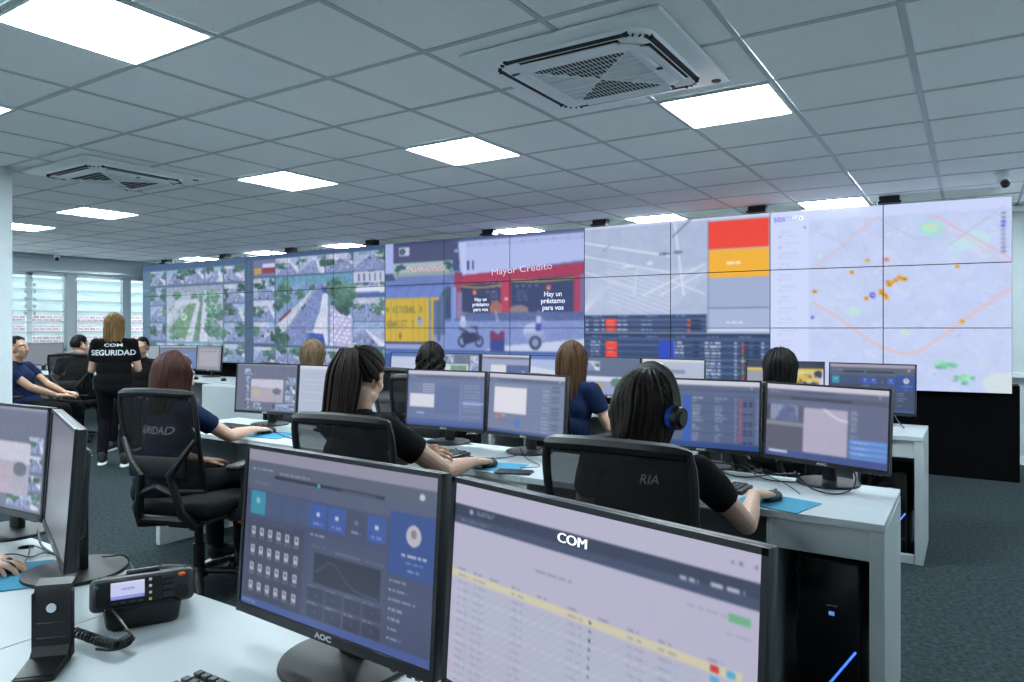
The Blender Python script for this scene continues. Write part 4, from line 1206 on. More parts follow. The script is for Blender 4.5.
# far left
c = ui_base(80, 48, (112, 122, 156), (186, 186, 200)); c.rect(.4, .35, .75, .85, (176, 180, 206)); c.rect(.75, .3, .98, .9, (104, 132, 190)); c.words(.05, .3, .35, .02, (170, 176, 196), 2)
monitor('far left desk monitor with a blue-grey page, beyond the auburn hair', (-8.88, 5.28), (-8.46, 5.52), blur(c))
c = Cv(60, 40, (140, 142, 152)); c.rect(.1, .12, .9, .85, (166, 164, 178)); c.words(.15, .2, .8, .05, (110, 110, 130), 3)
monitor('far left desk monitor with a small grey page, beside the leftmost video wall', (-8.43, 5.52), (-7.93, 5.52), blur(c))
monitor('far left desk monitor with a blank grey picture behind the young man facing us', (-9.38, 5.22), (-8.93, 5.30), blur(Cv(50, 40, (150, 160, 172))))
c = Cv(60, 40, (104, 110, 132)); c.rect(.1, .12, .9, .85, (132, 136, 158)); c.path([(.2, .35), (.4, .3), (.6, .4), (.8, .32), (.8, .6)], 1.2, (84, 88, 110))
monitor('window-side monitor with a grey floor plan, right of the man in navy', (-12.10, 4.58), (-11.70, 4.84), blur(c))
monitor('window-side monitor turned away beside the grey floor plan one', (-11.62, 4.84), (-11.40, 5.25), blur(Cv(40, 30, (120, 126, 136))))
monitor('window-side monitor behind the man with cropped dark hair', (-10.75, 5.25), (-10.35, 5.52), blur(Cv(50, 40, (130, 136, 156))))

# ================================================================== CHAIRS
def chair_proto():
    p = {}
    def ypos(z): return -0.225 - 0.13 * (z - 0.56) / 0.46 - 0.02 * math.sin((z - 0.56) / 0.46 * PI)
    def bx(u, v):      # back surface: u -1..1, v 0..1
        z = 0.56 + 0.485 * v
        hw = 0.175 + 0.033 * math.sin(min(1, v * 1.15) * PI * 0.5) - 0.01 * (v > 0.9) * (v - 0.9) * 10
        return Vector((u * hw, ypos(z) + 0.045 * u * u, z + 0.012 * (1 - u * u) * (v > 0.5)))
    path = []
    for k in range(13): path.append(bx(-1, k / 12))
    for k in range(1, 13): path.append(bx(-1 + k / 6, 1))
    for k in range(1, 13): path.append(bx(1, 1 - k / 12))
    for k in range(1, 12): path.append(bx(1 - k / 6, 0))
    path.append(path[0])
    f = MB().tube(path, 0.0125, 8, caps=False)
    top = [bx(-1 + k / 6, 1) for k in range(13)]
    f.tube(top, [0.014] + [0.021] * 11 + [0.014], 8)
    p['backrest_frame'] = f.mesh('backrest_frame', M_blk)
    n = MB(); N = 12; vs = [bx(-1 + 2 * i / N, j / N) for j in range(N + 1) for i in range(N + 1)]
    n.add(vs, [(j * (N + 1) + i, j * (N + 1) + i + 1, (j + 1) * (N + 1) + i + 1, (j + 1) * (N + 1) + i) for j in range(N) for i in range(N)])
    p['backrest_net'] = n.mesh('backrest_net', M_net)
    s = MB()
    for sx in (-1, 1):
        s.tube([bx(sx * 0.98, 0.55) + V(0, -.015, 0), bx(sx * 0.7, 0.35) + V(0, -.05, 0), bx(sx * .42, 0.2) + V(0, -.065, 0), V(sx * .10, -.30, .56), V(sx * .12, -.29, .47), V(sx * .15, -.24, .40), V(sx * .10, -.12, .375), V(0, -.02, .38)],
               [.012, .017, .019, .02, .022, .022, .02, .02], 8)
        s.tube([V(sx * .10, -.30, .56), V(0, -.305, .60)], [.018, .018], 8)
    s.tube([V(-.14, -.26, .43), V(.14, -.26, .43)], [.02, .02], 8)
    p['back_support'] = s.mesh('back_support', M_blk)
    lu = MB().rbox((0, 0, 0), (.30, .022, .10), .01, 2, M=Matrix.Translation(bx(0, .28) + V(0, -.03, 0)))
    p['lumbar_pad'] = lu.mesh('lumbar_pad', M_blk)
    st = MB().rbox((0, 0.01, 0.455), (0.49, 0.48, 0.075), 0.032, 4)
    for i, v in enumerate(st.v):
        x, y, z = v
        st.v[i] = (x * (1 - 0.10 * max(0, -y) / .24), y, z - 0.03 * max(0, (y - .16)) / .09 + 0.012 * (abs(x) / .24) ** 2)
    p['seat'] = st.mesh('seat', M_fabric)
    pan = MB().rbox((0, 0.0, 0.408), (0.40, 0.38, 0.025), 0.01, 2)
    p['seat_pan'] = pan.mesh('seat_pan', M_blk)
    for sx, nm in ((-1, 'al'), (1, 'ar')):
        a = MB().rbox((sx * .275, .0, .665), (.075, .25, .03), .014, 3)
        a.tube([V(sx * .20, -.02, .40), V(sx * .27, -.02, .42), V(sx * .285, -.01, .50), V(sx * .28, .0, .655)], [.022, .022, .02, .022], 8, flat=1.5)
        p[nm] = a.mesh('armrest', M_blk)
    p['tilt_mechanism'] = MB().rbox((0, -.02, .375), (.16, .24, .045), .012, 2).mesh('tilt_mechanism', M_blk)
    l = MB().tube([V(.08, .02, .375), V(.22, .03, .365)], [.006, .006], 6).rbox((.245, .03, .36), (.06, .035, .012), .005, 2)
    p['tilt_lever'] = l.mesh('tilt_lever', M_orange)
    p['gas_lift'] = MB().lathe([(.03, .09), (.03, .24), (.022, .245), (.022, .36), (.035, .365)], n=18).mesh('gas_lift', M_blk)
    p['base_hub'] = MB().lathe([(.045, .07), (.05, .10), (.035, .125)], n=18).mesh('base_hub', M_blk)
    a = MB().tube([V(.03, 0, .10), V(.16, 0, .088), V(.30, 0, .068)], [.024, .021, .015], 8, flat=.8)
    p['base_leg'] = a.mesh('base_leg', M_blk)
    c = MB()
    for s_ in (-1, 1): c.tube([V(.30, s_ * .008, .027), V(.30, s_ * .024, .027)], .027, 14)
    c.tube([V(.30, 0, .03), V(.30, 0, .07)], .008, 8).rbox((.30, 0, .05), (.04, .02, .02), .006, 1)
    p['caster'] = c.mesh('caster', M_blk)
    return p, bx
CH, chair_back = chair_proto()
def make_chair(label, loc, rz):
    t = thing('office_chair', label, 'chair', (loc[0], loc[1], 0), rz, 'black office chairs')
    for k in ('seat', 'seat_pan', 'tilt_mechanism', 'gas_lift', 'base_hub', 'backrest_frame', 'back_support', 'lumbar_pad'):
        o = obj(k, CH[k], None, t)
        if k == 'backrest_frame': obj('backrest_net', CH['backrest_net'], None, o)
    o = obj('tilt_lever', CH['tilt_lever'], None, t); o['label'] = 'orange paddle lever under the seat'
    for k in ('al', 'ar'): obj('armrest', CH[k], None, t)
    for k in range(5):
        l = obj('base_leg', CH['base_leg'], None, t, rot=(0, 0, R(72 * k + 20)))
        obj('caster', CH['caster'], None, l)
    return t
chair0 = make_chair('black net-backed office chair of the woman in headphones', (-.80, 2.03), R(2))
def chair(label, x, y, rz, mini=False):
    c = copy_tree(chair0)
    c.location = (x, y, 0); c.rotation_euler = (0, 0, rz); c['label'] = label
    return c
chair('black net-backed office chair of the pony-tailed woman in black', -1.84, 2.02, R(7))
chair('black net-backed office chair of the auburn-haired woman, base and casters in full view', -3.38, 2.22, R(20))
chair('black office chair under the dark-haired woman at the right of the back row', -.93, 4.22, 0)
chair('black office chair of the woman with long straight brown hair in the back row', -2.26, 4.18, R(-8))
chair('black office chair under the curly-haired person in the back row', -3.56, 4.2, R(4))
chair('black office chair under the blonde woman in the back row', -4.9, 4.2, 0)
chair('empty black office chair between the ponytail and the curly-haired person', -3.02, 3.72, R(24))
chair('black office chair of the seated man in navy beside the pillar', -8.27, 3.44, R(-50))
chair('black net-backed office chair of the man with cropped dark hair', -9.08, 4.36, R(46))

# ================================================================== PEOPLE
def fuse(mb, voxel, it=2, fac=0.5):
    """one closed continuous surface out of overlapping volumes"""
    me = bpy.data.meshes.new('fused'); me.from_pydata(mb.v, [], mb.f)
    o = bpy.data.objects.new('fused', me); col.objects.link(o)
    m = o.modifiers.new('r', 'REMESH'); m.mode = 'VOXEL'; m.voxel_size = voxel; m.use_smooth_shade = True
    if it:
        s = o.modifiers.new('s', 'SMOOTH'); s.iterations = it; s.factor = fac
    dg = bpy.context.evaluated_depsgraph_get()
    ev = bpy.data.meshes.new_from_object(o.evaluated_get(dg))
    bpy.data.objects.remove(o)
    n = len(ev.vertices)
    co = np.empty(n * 3, np.float32); ev.vertices.foreach_get('co', co)
    k = len(ev.polygons)
    li = np.empty(len(ev.loops), np.int32); ev.loops.foreach_get('vertex_index', li)
    ls = np.empty(k, np.int32); ev.polygons.foreach_get('loop_start', ls)
    lt = np.empty(k, np.int32); ev.polygons.foreach_get('loop_total', lt)
    bpy.data.meshes.remove(ev); bpy.data.meshes.remove(me)
    return co.reshape(-1, 3), [tuple(li[a:a + b]) for a, b in zip(ls.tolist(), lt.tolist())]

def join_mesh(name, pieces, m, folds=0.0):
    vs = []; fs = []
    for co, f in pieces:
        o = len(vs); vs += [tuple(p) for p in co.tolist()]; fs += [tuple(i + o for i in q) for q in f]
    if folds:
        a = np.array(vs); x, y, z = a.T
        n = np.sin(x * 31 + z * 17 + y * 9) * np.sin(z * 23 - x * 12) + 0.6 * np.sin(z * 47 + x * 29) * np.sin(y * 37)
        c = a.mean(0); d = a - c; d[:, 2] = 0
        d /= (np.linalg.norm(d, axis=1)[:, None] + 1e-6)
        a = a + d * (n * folds)[:, None]
        vs = [tuple(p) for p in a.tolist()]
    me = bpy.data.meshes.new(name); me.from_pydata(vs, [], fs)
    me.polygons.foreach_set('use_smooth', [True] * len(fs))
    me.materials.append(m); me.update()
    return me

M_skin = {'fair': mat('skin_fair', (0.60, 0.37, 0.27), 0.5, noise=0.06, nscale=40), 'tan': mat('skin_tan', (0.46, 0.26, 0.17), 0.5, noise=0.06, nscale=40)}
M_cloth = {'black': mat('black_cotton', (0.0045, 0.0045, 0.0055), 0.95, spec=0.2, noise=0.2, nscale=60, bump=0.2, bscale=90), 'navy': mat('navy_cotton', (0.006, 0.014, 0.05), 0.95, spec=0.2, noise=0.2, nscale=60, bump=0.2, bscale=90)}
M_trous = mat('black_trousers', (0.005, 0.005, 0.007), 0.95, spec=0.2, noise=0.2, nscale=50, bump=0.2, bscale=70)
def hairm(n, c): return mat('hair_' + n, c, 0.58, noise=0.55, nscale=60, bump=0.35, bscale=160, stretch=(1, 1, 0.08), spec=0.15)
M_hair = {'dark': hairm('dark', (0.011, 0.0075, 0.006)), 'black': hairm('black', (0.004, 0.0035, 0.0035)), 'auburn': hairm('auburn', (0.038, 0.014, 0.011)),
          'brown': hairm('brown', (0.060, 0.030, 0.014)), 'blond': hairm('blond', (0.20, 0.115, 0.045)), 'ash': hairm('ash', (0.10, 0.065, 0.038)), 'brunette': hairm('brunette', (0.017, 0.0105, 0.008))}
M_eye = mat('eye_white', (0.75, 0.73, 0.70), 0.3); M_iris = mat('iris', (0.03, 0.015, 0.01), 0.2); M_lip = mat('lips', (0.42, 0.14, 0.12), 0.4)
M_shoe = mat('black_shoe', (0.012, 0.012, 0.014), 0.6); M_sole = mat('white_sole', (0.75, 0.78, 0.80), 0.6)

def ik(s, w, l1, l2, pole):
    d = w - s; L = d.length
    if L > (l1 + l2) * 0.985:
        w = s + d.normalized() * (l1 + l2) * 0.985; d = w - s; L = d.length
    a = (l1 * l1 - l2 * l2 + L * L) / (2 * L); h = math.sqrt(max(0, l1 * l1 - a * a))
    n = d.normalized(); p = pole - n * pole.dot(n); p.normalize()
    return s + n * a + p * h, w

def hand_mb(mb, wr, F, U, side, curl=1.0, sc=1.0):
    """palm, four unequal bent fingers and a thumb; F towards the fingers, U out of the back of the hand"""
    F = F.normalized(); U = (U - F * U.dot(F)).normalized()
    S = U.cross(F) * side            # towards the thumb
    P = lambda f, s, u: wr + (F * f + S * s + U * u) * sc
    kn = [(0.088, 0.030), (0.092, 0.010), (0.088, -0.010), (0.080, -0.028)]
    for f, s in kn:
        mb.cap(P(0.0, s * 0.45, 0), P(f, s, -0.002), 0.019 * sc, 0.0125 * sc, 10)
    mb.cap(P(-0.02, 0.008, 0), P(0.02, 0.008, 0), 0.022 * sc, 0.021 * sc, 10); mb.cap(P(-0.02, -0.008, 0), P(0.02, -0.008, 0), 0.022 * sc, 0.021 * sc, 10)
    ln = [0.072, 0.080, 0.074, 0.058]
    for (f, s), L, r in zip(kn, ln, (0.0085, 0.0088, 0.0083, 0.0073)):
        a = P(f, s, -0.001); ang = R(12) * curl
        for k, (q, da) in enumerate(((0.46, 22), (0.30, 26), (0.24, 18))):
            b = a + (F * math.cos(ang) - U * math.sin(ang)) * L * q * sc + S * (s * 0.10) * sc * q
            mb.cap(a, b, (r - k * 0.0006) * sc, (r - (k + 1) * 0.0006) * sc, 9)
            a = b; ang += R(da) * curl
    mb.cap(P(0.018, 0.022, -0.006), P(0.050, 0.044, -0.016), 0.0145 * sc, 0.0115 * sc, 10)
    mb.cap(P(0.050, 0.044, -0.016), P(0.078, 0.050, -0.026), 0.0110 * sc, 0.0095 * sc, 10)
    mb.cap(P(0.078, 0.050, -0.026), P(0.098, 0.046, -0.034), 0.0095 * sc, 0.0080 * sc, 10)

def person(label, x, y, rz, P):
    """P: pose and looks. Local frame: facing +Y, origin on the floor below the hips"""
    fine = P.get('fine', False)
    W2L = (Matrix.Translation((x, y, 0)) @ Matrix.Rotation(rz, 4, 'Z')).inverted()
    t = thing('person', label, 'person', (x, y, 0), rz, P.get('group'))
    k = P.get('scale', 1.0); sw = P.get('sw', 0.165) * k
    stand = P.get('stand', False)
    hz = (0.86 if stand else 0.535) * k if stand else 0.535
    lean = Matrix.Translation((0, 0, hz)) @ Matrix.Rotation(R(-P.get('lean', 4)), 4, 'X') @ Matrix.Rotation(R(P.get('twist', 0)), 4, 'Z')
    T = lambda a, b, c: lean @ Vector((a * k, b * k, c * k))       # torso frame, origin at the hips
    # ---- arms
    sh = {}; arms = {}
    for s, n in ((1, 'R'), (-1, 'L')):
        S0 = T(s * sw / k, 0.0, 0.415)
        tgt, F, U = P[n] if n in P else (None, None, None)
        if tgt is None:
            tgt = Vector((s * 0.20, 0.30, 0.64)) if not stand else Vector((s * 0.25, 0.05, 0.80 * k)); F = Vector((0, 1, -.2)) if not stand else Vector((0, 0.2, -1)); U = Vector((0, 0, 1)) if not stand else Vector((s, 0, 0))
        else:
            tgt = W2L @ Vector(tgt); F = W2L.to_3x3() @ Vector(F); U = W2L.to_3x3() @ Vector(U)
        F.normalize()
        pole = Vector(P.get('pole' + n, (s * 0.6, -0.5, -0.8)))
        E, Wr = ik(S0, tgt, 0.285 * k, 0.25 * k, pole)
        arms[n] = (S0, E, Wr, F, U, s)
    # ---- legs
    legs = []
    for s, n in ((1, 'r'), (-1, 'l')):
        if stand:
            H = Vector((s * 0.085 * k, 0, hz - 0.02)); fx, fy = P.get('foot' + n, (s * 0.11, 0.0))
            A = Vector((fx, fy - 0.02, 0.09)); K, A = ik(H, A, 0.40 * k, 0.40 * k, Vector((0, 1, 0)))
        else:
            H = Vector((s * 0.09, 0.0, 0.535)); kx, ky, kz = P.get('knee' + n, (s * 0.12, 0.40, 0.52)); K = Vector((kx, ky, kz))
            ax, ay = P.get('foot' + n, (s * 0.13, 0.42)); A = Vector((ax, ay, 0.09))
        legs.append((H, K, A))
    # ---- head and neck
    nb = T(0, 0.005, 0.46)
    hc = T(0, 0.03 + P.get('hf', 0.0), 0.46) + Vector((0, 0, P.get('neck', 0.152) * k))
    HM = Matrix.Translation(hc) @ Matrix.Rotation(R(P.get('hyaw', 0)), 4, 'Z') @ Matrix.Rotation(R(P.get('hpitch', -8)), 4, 'X') @ Matrix.Rotation(R(P.get('hroll', 0)), 4, 'Y')
    q = P.get('head', k)
    h = MB()
    hp = lambda a, b, c: HM @ Vector((a * q, b * q, c * q))
    R3 = HM.to_3x3()
    def el(a, b, c, r): h.ell(hp(a, b, c), tuple(i * q for i in r), 20, rot=R3)
    el(0, -.012, .020, (.074, .092, .092)); el(0, .030, -.040, (.055, .056, .072)); el(0, .058, -.092, (.024, .022, .020))
    for s in (-1, 1):
        el(s * .034, .050, -.028, (.028, .026, .030)); el(s * .030, .020, -.075, (.024, .040, .024))
        el(s * .077, -.004, -.012, (.009, .019, .030)); el(s * .082, -.012, .004, (.007, .014, .014))
        h.cap(hp(s * .012, .078, .026), hp(s * .044, .066, .026), .010 * q, .009 * q)
    h.cap(hp(0, .080, .022), hp(0, .102, -.028), .0075 * q, .0115 * q); h.cap(hp(-.010, .090, -.034), hp(.010, .090, -.034), .009 * q, .009 * q)
    h.cap(hp(-.016, .080, -.058), hp(.016, .080, -.058), .0075 * q, .0075 * q); h.cap(hp(-.013, .079, -.067), hp(.013, .079, -.067), .0075 * q, .0075 * q)
    h.cap(hp(0, -.025, -.05), nb, .050 * q, .052 * q, 16); h.cap(nb, T(0, 0.01, 0.40), .052 * q, .045 * q, 16)
    pieces = [fuse(h, 0.0048 if fine else 0.0075, 2)]
    for n in ('R', 'L'):
        S0, E, Wr, F, U, s = arms[n]
        a = MB(); a.cap(S0, E, .046 * k, .037 * k, 14); a.cap(E, E.lerp(Wr, .35), .037 * k, .037 * k, 14); a.cap(E.lerp(Wr, .35), Wr, .037 * k, .0225 * k, 14)
        hand_mb(a, Wr + F * 0.012, F, U, s if True else 1, P.get('curl', 1.0), 0.95 * k)
        pieces.append(fuse(a, 0.0036 if fine else 0.0062, 1, .4))
    b = MB()
    b.cap(T(0, 0.01, 0.02), T(0, 0.01, 0.34), .07, .07, 12)
    for H, K, A in legs:
        b.cap(H, K, .065 * k, .045 * k); b.cap(K, A, .045 * k, .032 * k)
    b.cap(T(-.1, 0, .39), T(.1, 0, .39), .035, .035)
    pieces.append(fuse(b, 0.016, 1))
    body = obj('body', join_mesh('body', pieces, M_skin[P.get('skin', 'fair')]), None, t)
    # ---- face details
    for s in (-1, 1):
        e = obj('eye', MB().ell(hp(s * .030, .0712, .004), (.0125 * q, .0125 * q, .0105 * q), 12, rot=R3), M_eye, body)
        obj('eyebrow', MB().tube([hp(s * .016, .0885, .024), hp(s * .030, .087, .028), hp(s * .046, .076, .024)], [.003 * q, .0035 * q, .002 * q], 6), M_hair[P.get('hair', 'dark')], body)
        obj('iris', MB().ell(hp(s * .030, .0802, .004), (.0052 * q, .0042 * q, .0052 * q), 10, rot=R3), M_iris, body)
    obj('lips', MB().tube([hp(-.021, .081, -.062), hp(-.008, .0885, -.060), hp(.008, .0885, -.060), hp(.021, .081, -.062)], [.003 * q, .0052 * q, .0052 * q, .003 * q], 8, flat=1.1), M_lip, body)
    # ---- shirt
    c = MB()
    cw = P.get('girth', 1.0)
    def te(a, b_, z, r): c.ell(T(a, b_, z), tuple(i * k for i in r), 18, rot=lean.to_3x3())
    te(0, 0, .03, (.172 * cw, .128 * cw, .13)); te(0, .0, .15, (.150 * cw, .115 * cw, .15)); te(0, .005, .28, (.160 * cw, .112 * cw, .15)); te(0, 0, .36, (.150, .092, .085))
    if P.get('bust', True): te(-.065, .075, .27, (.06, .05, .06)); te(.065, .075, .27, (.06, .05, .06))
    c.cap(T(-sw / k + .01, 0, .412), T(0, -.005, .432), .056 * k, .058 * k); c.cap(T(sw / k - .01, 0, .412), T(0, -.005, .432), .056 * k, .058 * k)
    c.cap(T(0, -.004, .42), T(0, .0, .462), .072 * k, .060 * k)
    sl = P.get('sleeve', .56)
    for n in ('R', 'L'):
        S0, E, Wr, F, U, s = arms[n]
        e1 = S0.lerp(E, sl)
        c.cap(S0, S0.lerp(E, .3), .062 * k, .060 * k, 14); c.tube([S0, S0.lerp(E, .3), e1], [.060 * k, .060 * k, .055 * k], 16)
    shirt = obj('shirt', join_mesh('shirt', [fuse(c, 0.0085 if fine else 0.012, 3)], M_cloth[P.get('shirt', 'black')], 0.0025), None, t)
    # ---- trousers and shoes
    d = MB()
    d.ell(Vector((0, 0, hz - .02)), (.170 * k * cw, .135 * k, .115 * k), 18)
    for H, K, A in legs:
        d.cap(H, K, .090 * k, .066 * k, 14); d.cap(K, K.lerp(A, .4), .066 * k, .060 * k, 14); d.tube([K.lerp(A, .4), A + Vector((0, 0, -.01))], [.060 * k, .050 * k], 14)
    obj('trousers', join_mesh('trousers', [fuse(d, 0.012 if fine or stand else 0.016, 3)], M_trous, 0.003), None, t)
    for i, (H, K, A) in enumerate(legs):
        toe = P.get('toe', 0)
        M = Matrix.Translation((A.x, A.y, 0)) @ Matrix.Rotation(R(toe), 4, 'Z')
        u = MB(); u.ell((0, .02, .055), (.042, .075, .050), 12, M=M); u.ell((0, .10, .045), (.043, .075, .032), 12, M=M); u.cap((0, -.01, .06), (0, -.01, .10), .043, .042, 12, M=M)
        s_ = obj('shoe', join_mesh('shoe', [fuse(u, 0.009, 2)], M_shoe), None, t)
        so = MB().ell((0, .045, .0), (.046, .135, .024), 16, M=M)
        so.v = [(a, b_, max(0.002, c_)) for a, b_, c_ in so.v]
        o = obj('sole', so, M_sole, s_); o['label'] = 'white rubber sole'
    # ---- hair
    hair(P, t, HM, q, fine)
    return t, shirt, HM

def hair(P, t, HM, q, fine):
    st = P.get('style', 'long'); rg = random.Random(P.get('seed', 1)); m = M_hair[P.get('hair', 'dark')]
    CX, CY, CZ = .083, .103, .101; C0 = Vector((0, -.016, .024))
    if st == 'short': CX, CY, CZ = .0785, .097, .099
    def cp(th, ph, k=1.0):      # th: azimuth from the back, ph: elevation
        return C0 + Vector((CX * k * math.cos(ph) * math.sin(th), -CY * k * math.cos(ph) * math.cos(th), CZ * k * math.sin(ph)))
    M = HM @ Matrix.Scale(q, 4)
    cap_ = MB(); N, K = 36, 22
    vs = [cp(2 * PI * i / N, PI / 2 - (PI * 0.80) * j / K) for j in range(K + 1) for i in range(N)]
    fs = []
    for j in range(K):
        for i in range(N):
            th = (2 * PI * (i + .5) / N + PI) % (2 * PI) - PI; ph = PI / 2 - (PI * .80) * (j + .5) / K
            lim = R(-34) if abs(th) < R(70) else (R(-16) if abs(th) < R(95) else (R(5) if abs(th) < R(120) else R(34)))
            if st == 'short': lim = R(-30) if abs(th) < R(70) else (R(12) if abs(th) < R(118) else R(36))
            if ph > lim:
                a = j * N + i; b = j * N + (i + 1) % N
                fs.append((a, a + N, b + N, b))
    cap_.add(vs, fs)
    cap_.v = [tuple(M @ Vector(p)) for p in cap_.v]
    H = cap_
    ns = P.get('strands', 150 if fine else 90)
    S = MB()
    def strand(pts, r):
        n = len(pts); S.tube([M @ p for p in pts], [r * q * (.55 + .45 * math.sin(PI * min(1, (i + .6) / n * 1.0))) * (1 if i < n - 1 else .35) for i in range(n)], 5)
    if st in ('long', 'bob', 'curly', 'tied'):
        Lz = P.get('len', .26)
        for _ in range(ns):
            th = R(rg.uniform(-122, 122)); ph0 = R(rg.uniform(15, 88)); out = rg.uniform(1.0, 1.07)
            pts = []
            for i in range(5):
                ph = ph0 * (1 - i / 4)
                pts.append(cp(th * (0.7 + .3 * i / 4), ph, out))
            base = cp(th, 0, out); L = Lz * rg.uniform(.86, 1.0)
            n = 7
            for i in range(1, n + 1):
                f = i / n; inw = 1 - P.get('taper', .22) * f - (.12 * f if abs(th) > R(80) else 0)
                p = Vector((base.x * inw, C0.y + (base.y - C0.y) * inw * 1.0, base.z - L * f))
                if st == 'curly':
                    p += Vector((math.sin(f * 13 + th * 5), math.cos(f * 12 + th * 7), 0)) * .012
                else:
                    p += Vector((math.sin(f * 4 + th * 3), math.cos(f * 3 + th * 5), 0)) * .004
                pts.append(p)
            strand(pts, rg.uniform(.008, .0125))
    if st == 'tail':
        tie = Vector(P.get('tie', (-.004, -.105, .095)))
        for _ in range(ns):
            th = R(rg.uniform(-125, 125)); ph0 = R(rg.uniform(-28, 70))
            if abs(th) > R(95): ph0 = R(rg.uniform(15, 60))
            a = cp(th, ph0, 1.0); pts = []
            for i in range(7):
                f = i / 6; v = (a - C0).lerp(tie - C0, f)
                kx = math.sqrt((v.x / CX) ** 2 + (v.y / CY) ** 2 + (v.z / CZ) ** 2)
                e = C0 + v / kx * 1.01; pts.append(e.lerp(tie, max(0, f - .75) * 2))
            strand(pts, rg.uniform(.005, .0085))
        S.ell(M @ tie, (.017 * q, .017 * q, .017 * q), 12)
        L = P.get('len', .42)
        for _ in range(150 if fine else 60):
            ox, oy = max(-1.3, min(1.3, rg.gauss(0, .8))), max(-1.3, min(1.3, rg.gauss(0, .8))); pts = [tie.copy()]
            for i in range(1, 11):
                f = i / 10; sp = .014 + .038 * math.sin(min(1, f * 2.2) * PI / 2) - .010 * f
                pts.append(Vector((tie.x + P.get('sway', 0) * f + ox * sp * .85, tie.y - .034 * math.sin(min(1, f * 4) * PI / 2) + .012 * f + oy * sp * .6, tie.z + .012 * math.sin(min(1, f * 6) * PI) - L * (f ** 1.15) * (1 - .04 * abs(ox)))))
            strand(pts, rg.uniform(.006, .010))
    if st == 'short':
        for _ in range(170):
            th = R(rg.uniform(-180, 180)); ph = R(rg.uniform(38 if abs(th) > R(115) else -5, 88)); a = cp(th, ph, .99)
            strand([a, cp(th + .12, ph - .05, 1.008), cp(th + .25, ph - .10, 1.015)], .0045)
    base = len(H.v)
    H.add(S.v, S.f)
    obj('hair', H, m, t, angle=80)
    if st == 'tail':
        obj('hair_tie', MB().lathe([(.016, -.006), (.021, 0), (.016, .006)], n=14, M=M @ Matrix.Translation(Vector(P.get('tie', (-.004, -.105, .095))) + Vector((0, -.010, .004))) @ Matrix.Rotation(R(60), 4, 'X')), M_blk, t)

def print_on(shirt, parent, s, size, x, z, m, name='back_print', bold=0.0, sx=1.0):
    """lettering laid on the back of a shirt (local -Y side)"""
    me = shirt.data
    bvh = BVHTree.FromPolygons([v.co for v in me.vertices], [tuple(p.vertices) for p in me.polygons])
    vs, fs = text_mesh(s, size, bold)
    bm = bmesh.new(); bv = [bm.verts.new((a[0] * sx, a[1], 0)) for a in vs]
    for f in fs:
        try: bm.faces.new([bv[i] for i in f])
        except ValueError: pass
    bmesh.ops.triangulate(bm, faces=bm.faces[:])
    for _ in range(2):
        e = [e for e in bm.edges if e.calc_length() > 0.012]
        if e: bmesh.ops.subdivide_edges(bm, edges=e, cuts=1); bmesh.ops.triangulate(bm, faces=bm.faces[:])
    bm.verts.index_update(); out = []
    for v in bm.verts:
        o = Vector((x + v.co.x, -1.0, z + v.co.y)); hit = bvh.ray_cast(o, Vector((0, 1, 0)))
        out.append((o.x, (hit[0].y if hit[0] else -.12) - 0.003, o.z))
    F = [tuple(v.index for v in f.verts) for f in bm.faces]; bm.free()
    return obj(name, MB().add(out, F), m, parent, angle=0)

# --- middle row
DOWN = (0, 0, 1)
HX, HY = -.895, 2.12
p1, sh1, HM1 = person('person in black shirt with dark hair and headphones, right hand on a mouse', HX, HY, R(1), dict(
    fine=True, lean=9, hair='dark', style='long', len=.145, taper=.10, hpitch=-12, seed=4, strands=230, sw=.195, girth=1.12, scale=.915, head=1.04, hyaw=-14,
    R=((-.640, 2.555, .775), (.25, 1, -.08), DOWN), poleR=(.6, -.1, -1), L=((-1.10, 2.50, .78), (.1, 1, -.1), DOWN), group='people at the desks'))
print_on(sh1, sh1, 'RIA', 0.038, .050, .885, M_white)
p2, sh2, HM2 = person('person in black shirt with a long dark ponytail, reaching for a mouse', -2.125, 2.05, R(-8), dict(
    fine=True, lean=7, hair='brunette', style='tail', len=.36, sway=-.01, hyaw=22, hpitch=-14, seed=9, strands=260, sw=.180, scale=1.03, head=1.02,
    R=((-1.83, 2.51, .775), (.05, 1, -.08), DOWN), poleR=(.8, -.3, -.6), L=((-1.93, 2.25, .845), (1, .05, .1), (-.1, -.75, .7)), poleL=(-.3, .3, -1), curl=1.1, group='people at the desks'))
print_on(sh2, sh2, 'SEGURIDAD', 0.045, 0, .80, M_whitedim)
p3, sh3, HM3 = person('person in navy shirt with shoulder-length auburn hair, arm stretched to a mouse', -3.575, 2.12, R(0), dict(
    fine=True, lean=9, hair='auburn', style='long', len=.24, taper=.02, hpitch=-10, seed=12, strands=230, shirt='navy', skin='fair', sw=.180, scale=.945, head=1.0,
    R=((-3.47, 2.625, .775), (-.15, 1, -.08), DOWN), poleR=(.7, -.3, -.8), L=((-3.70, 2.46, .60), (.1, 1, -.1), DOWN), group='people at the desks'))
print_on(sh3, sh3, 'SEGURIDAD', 0.055, 0, .83, M_white, sx=.9)
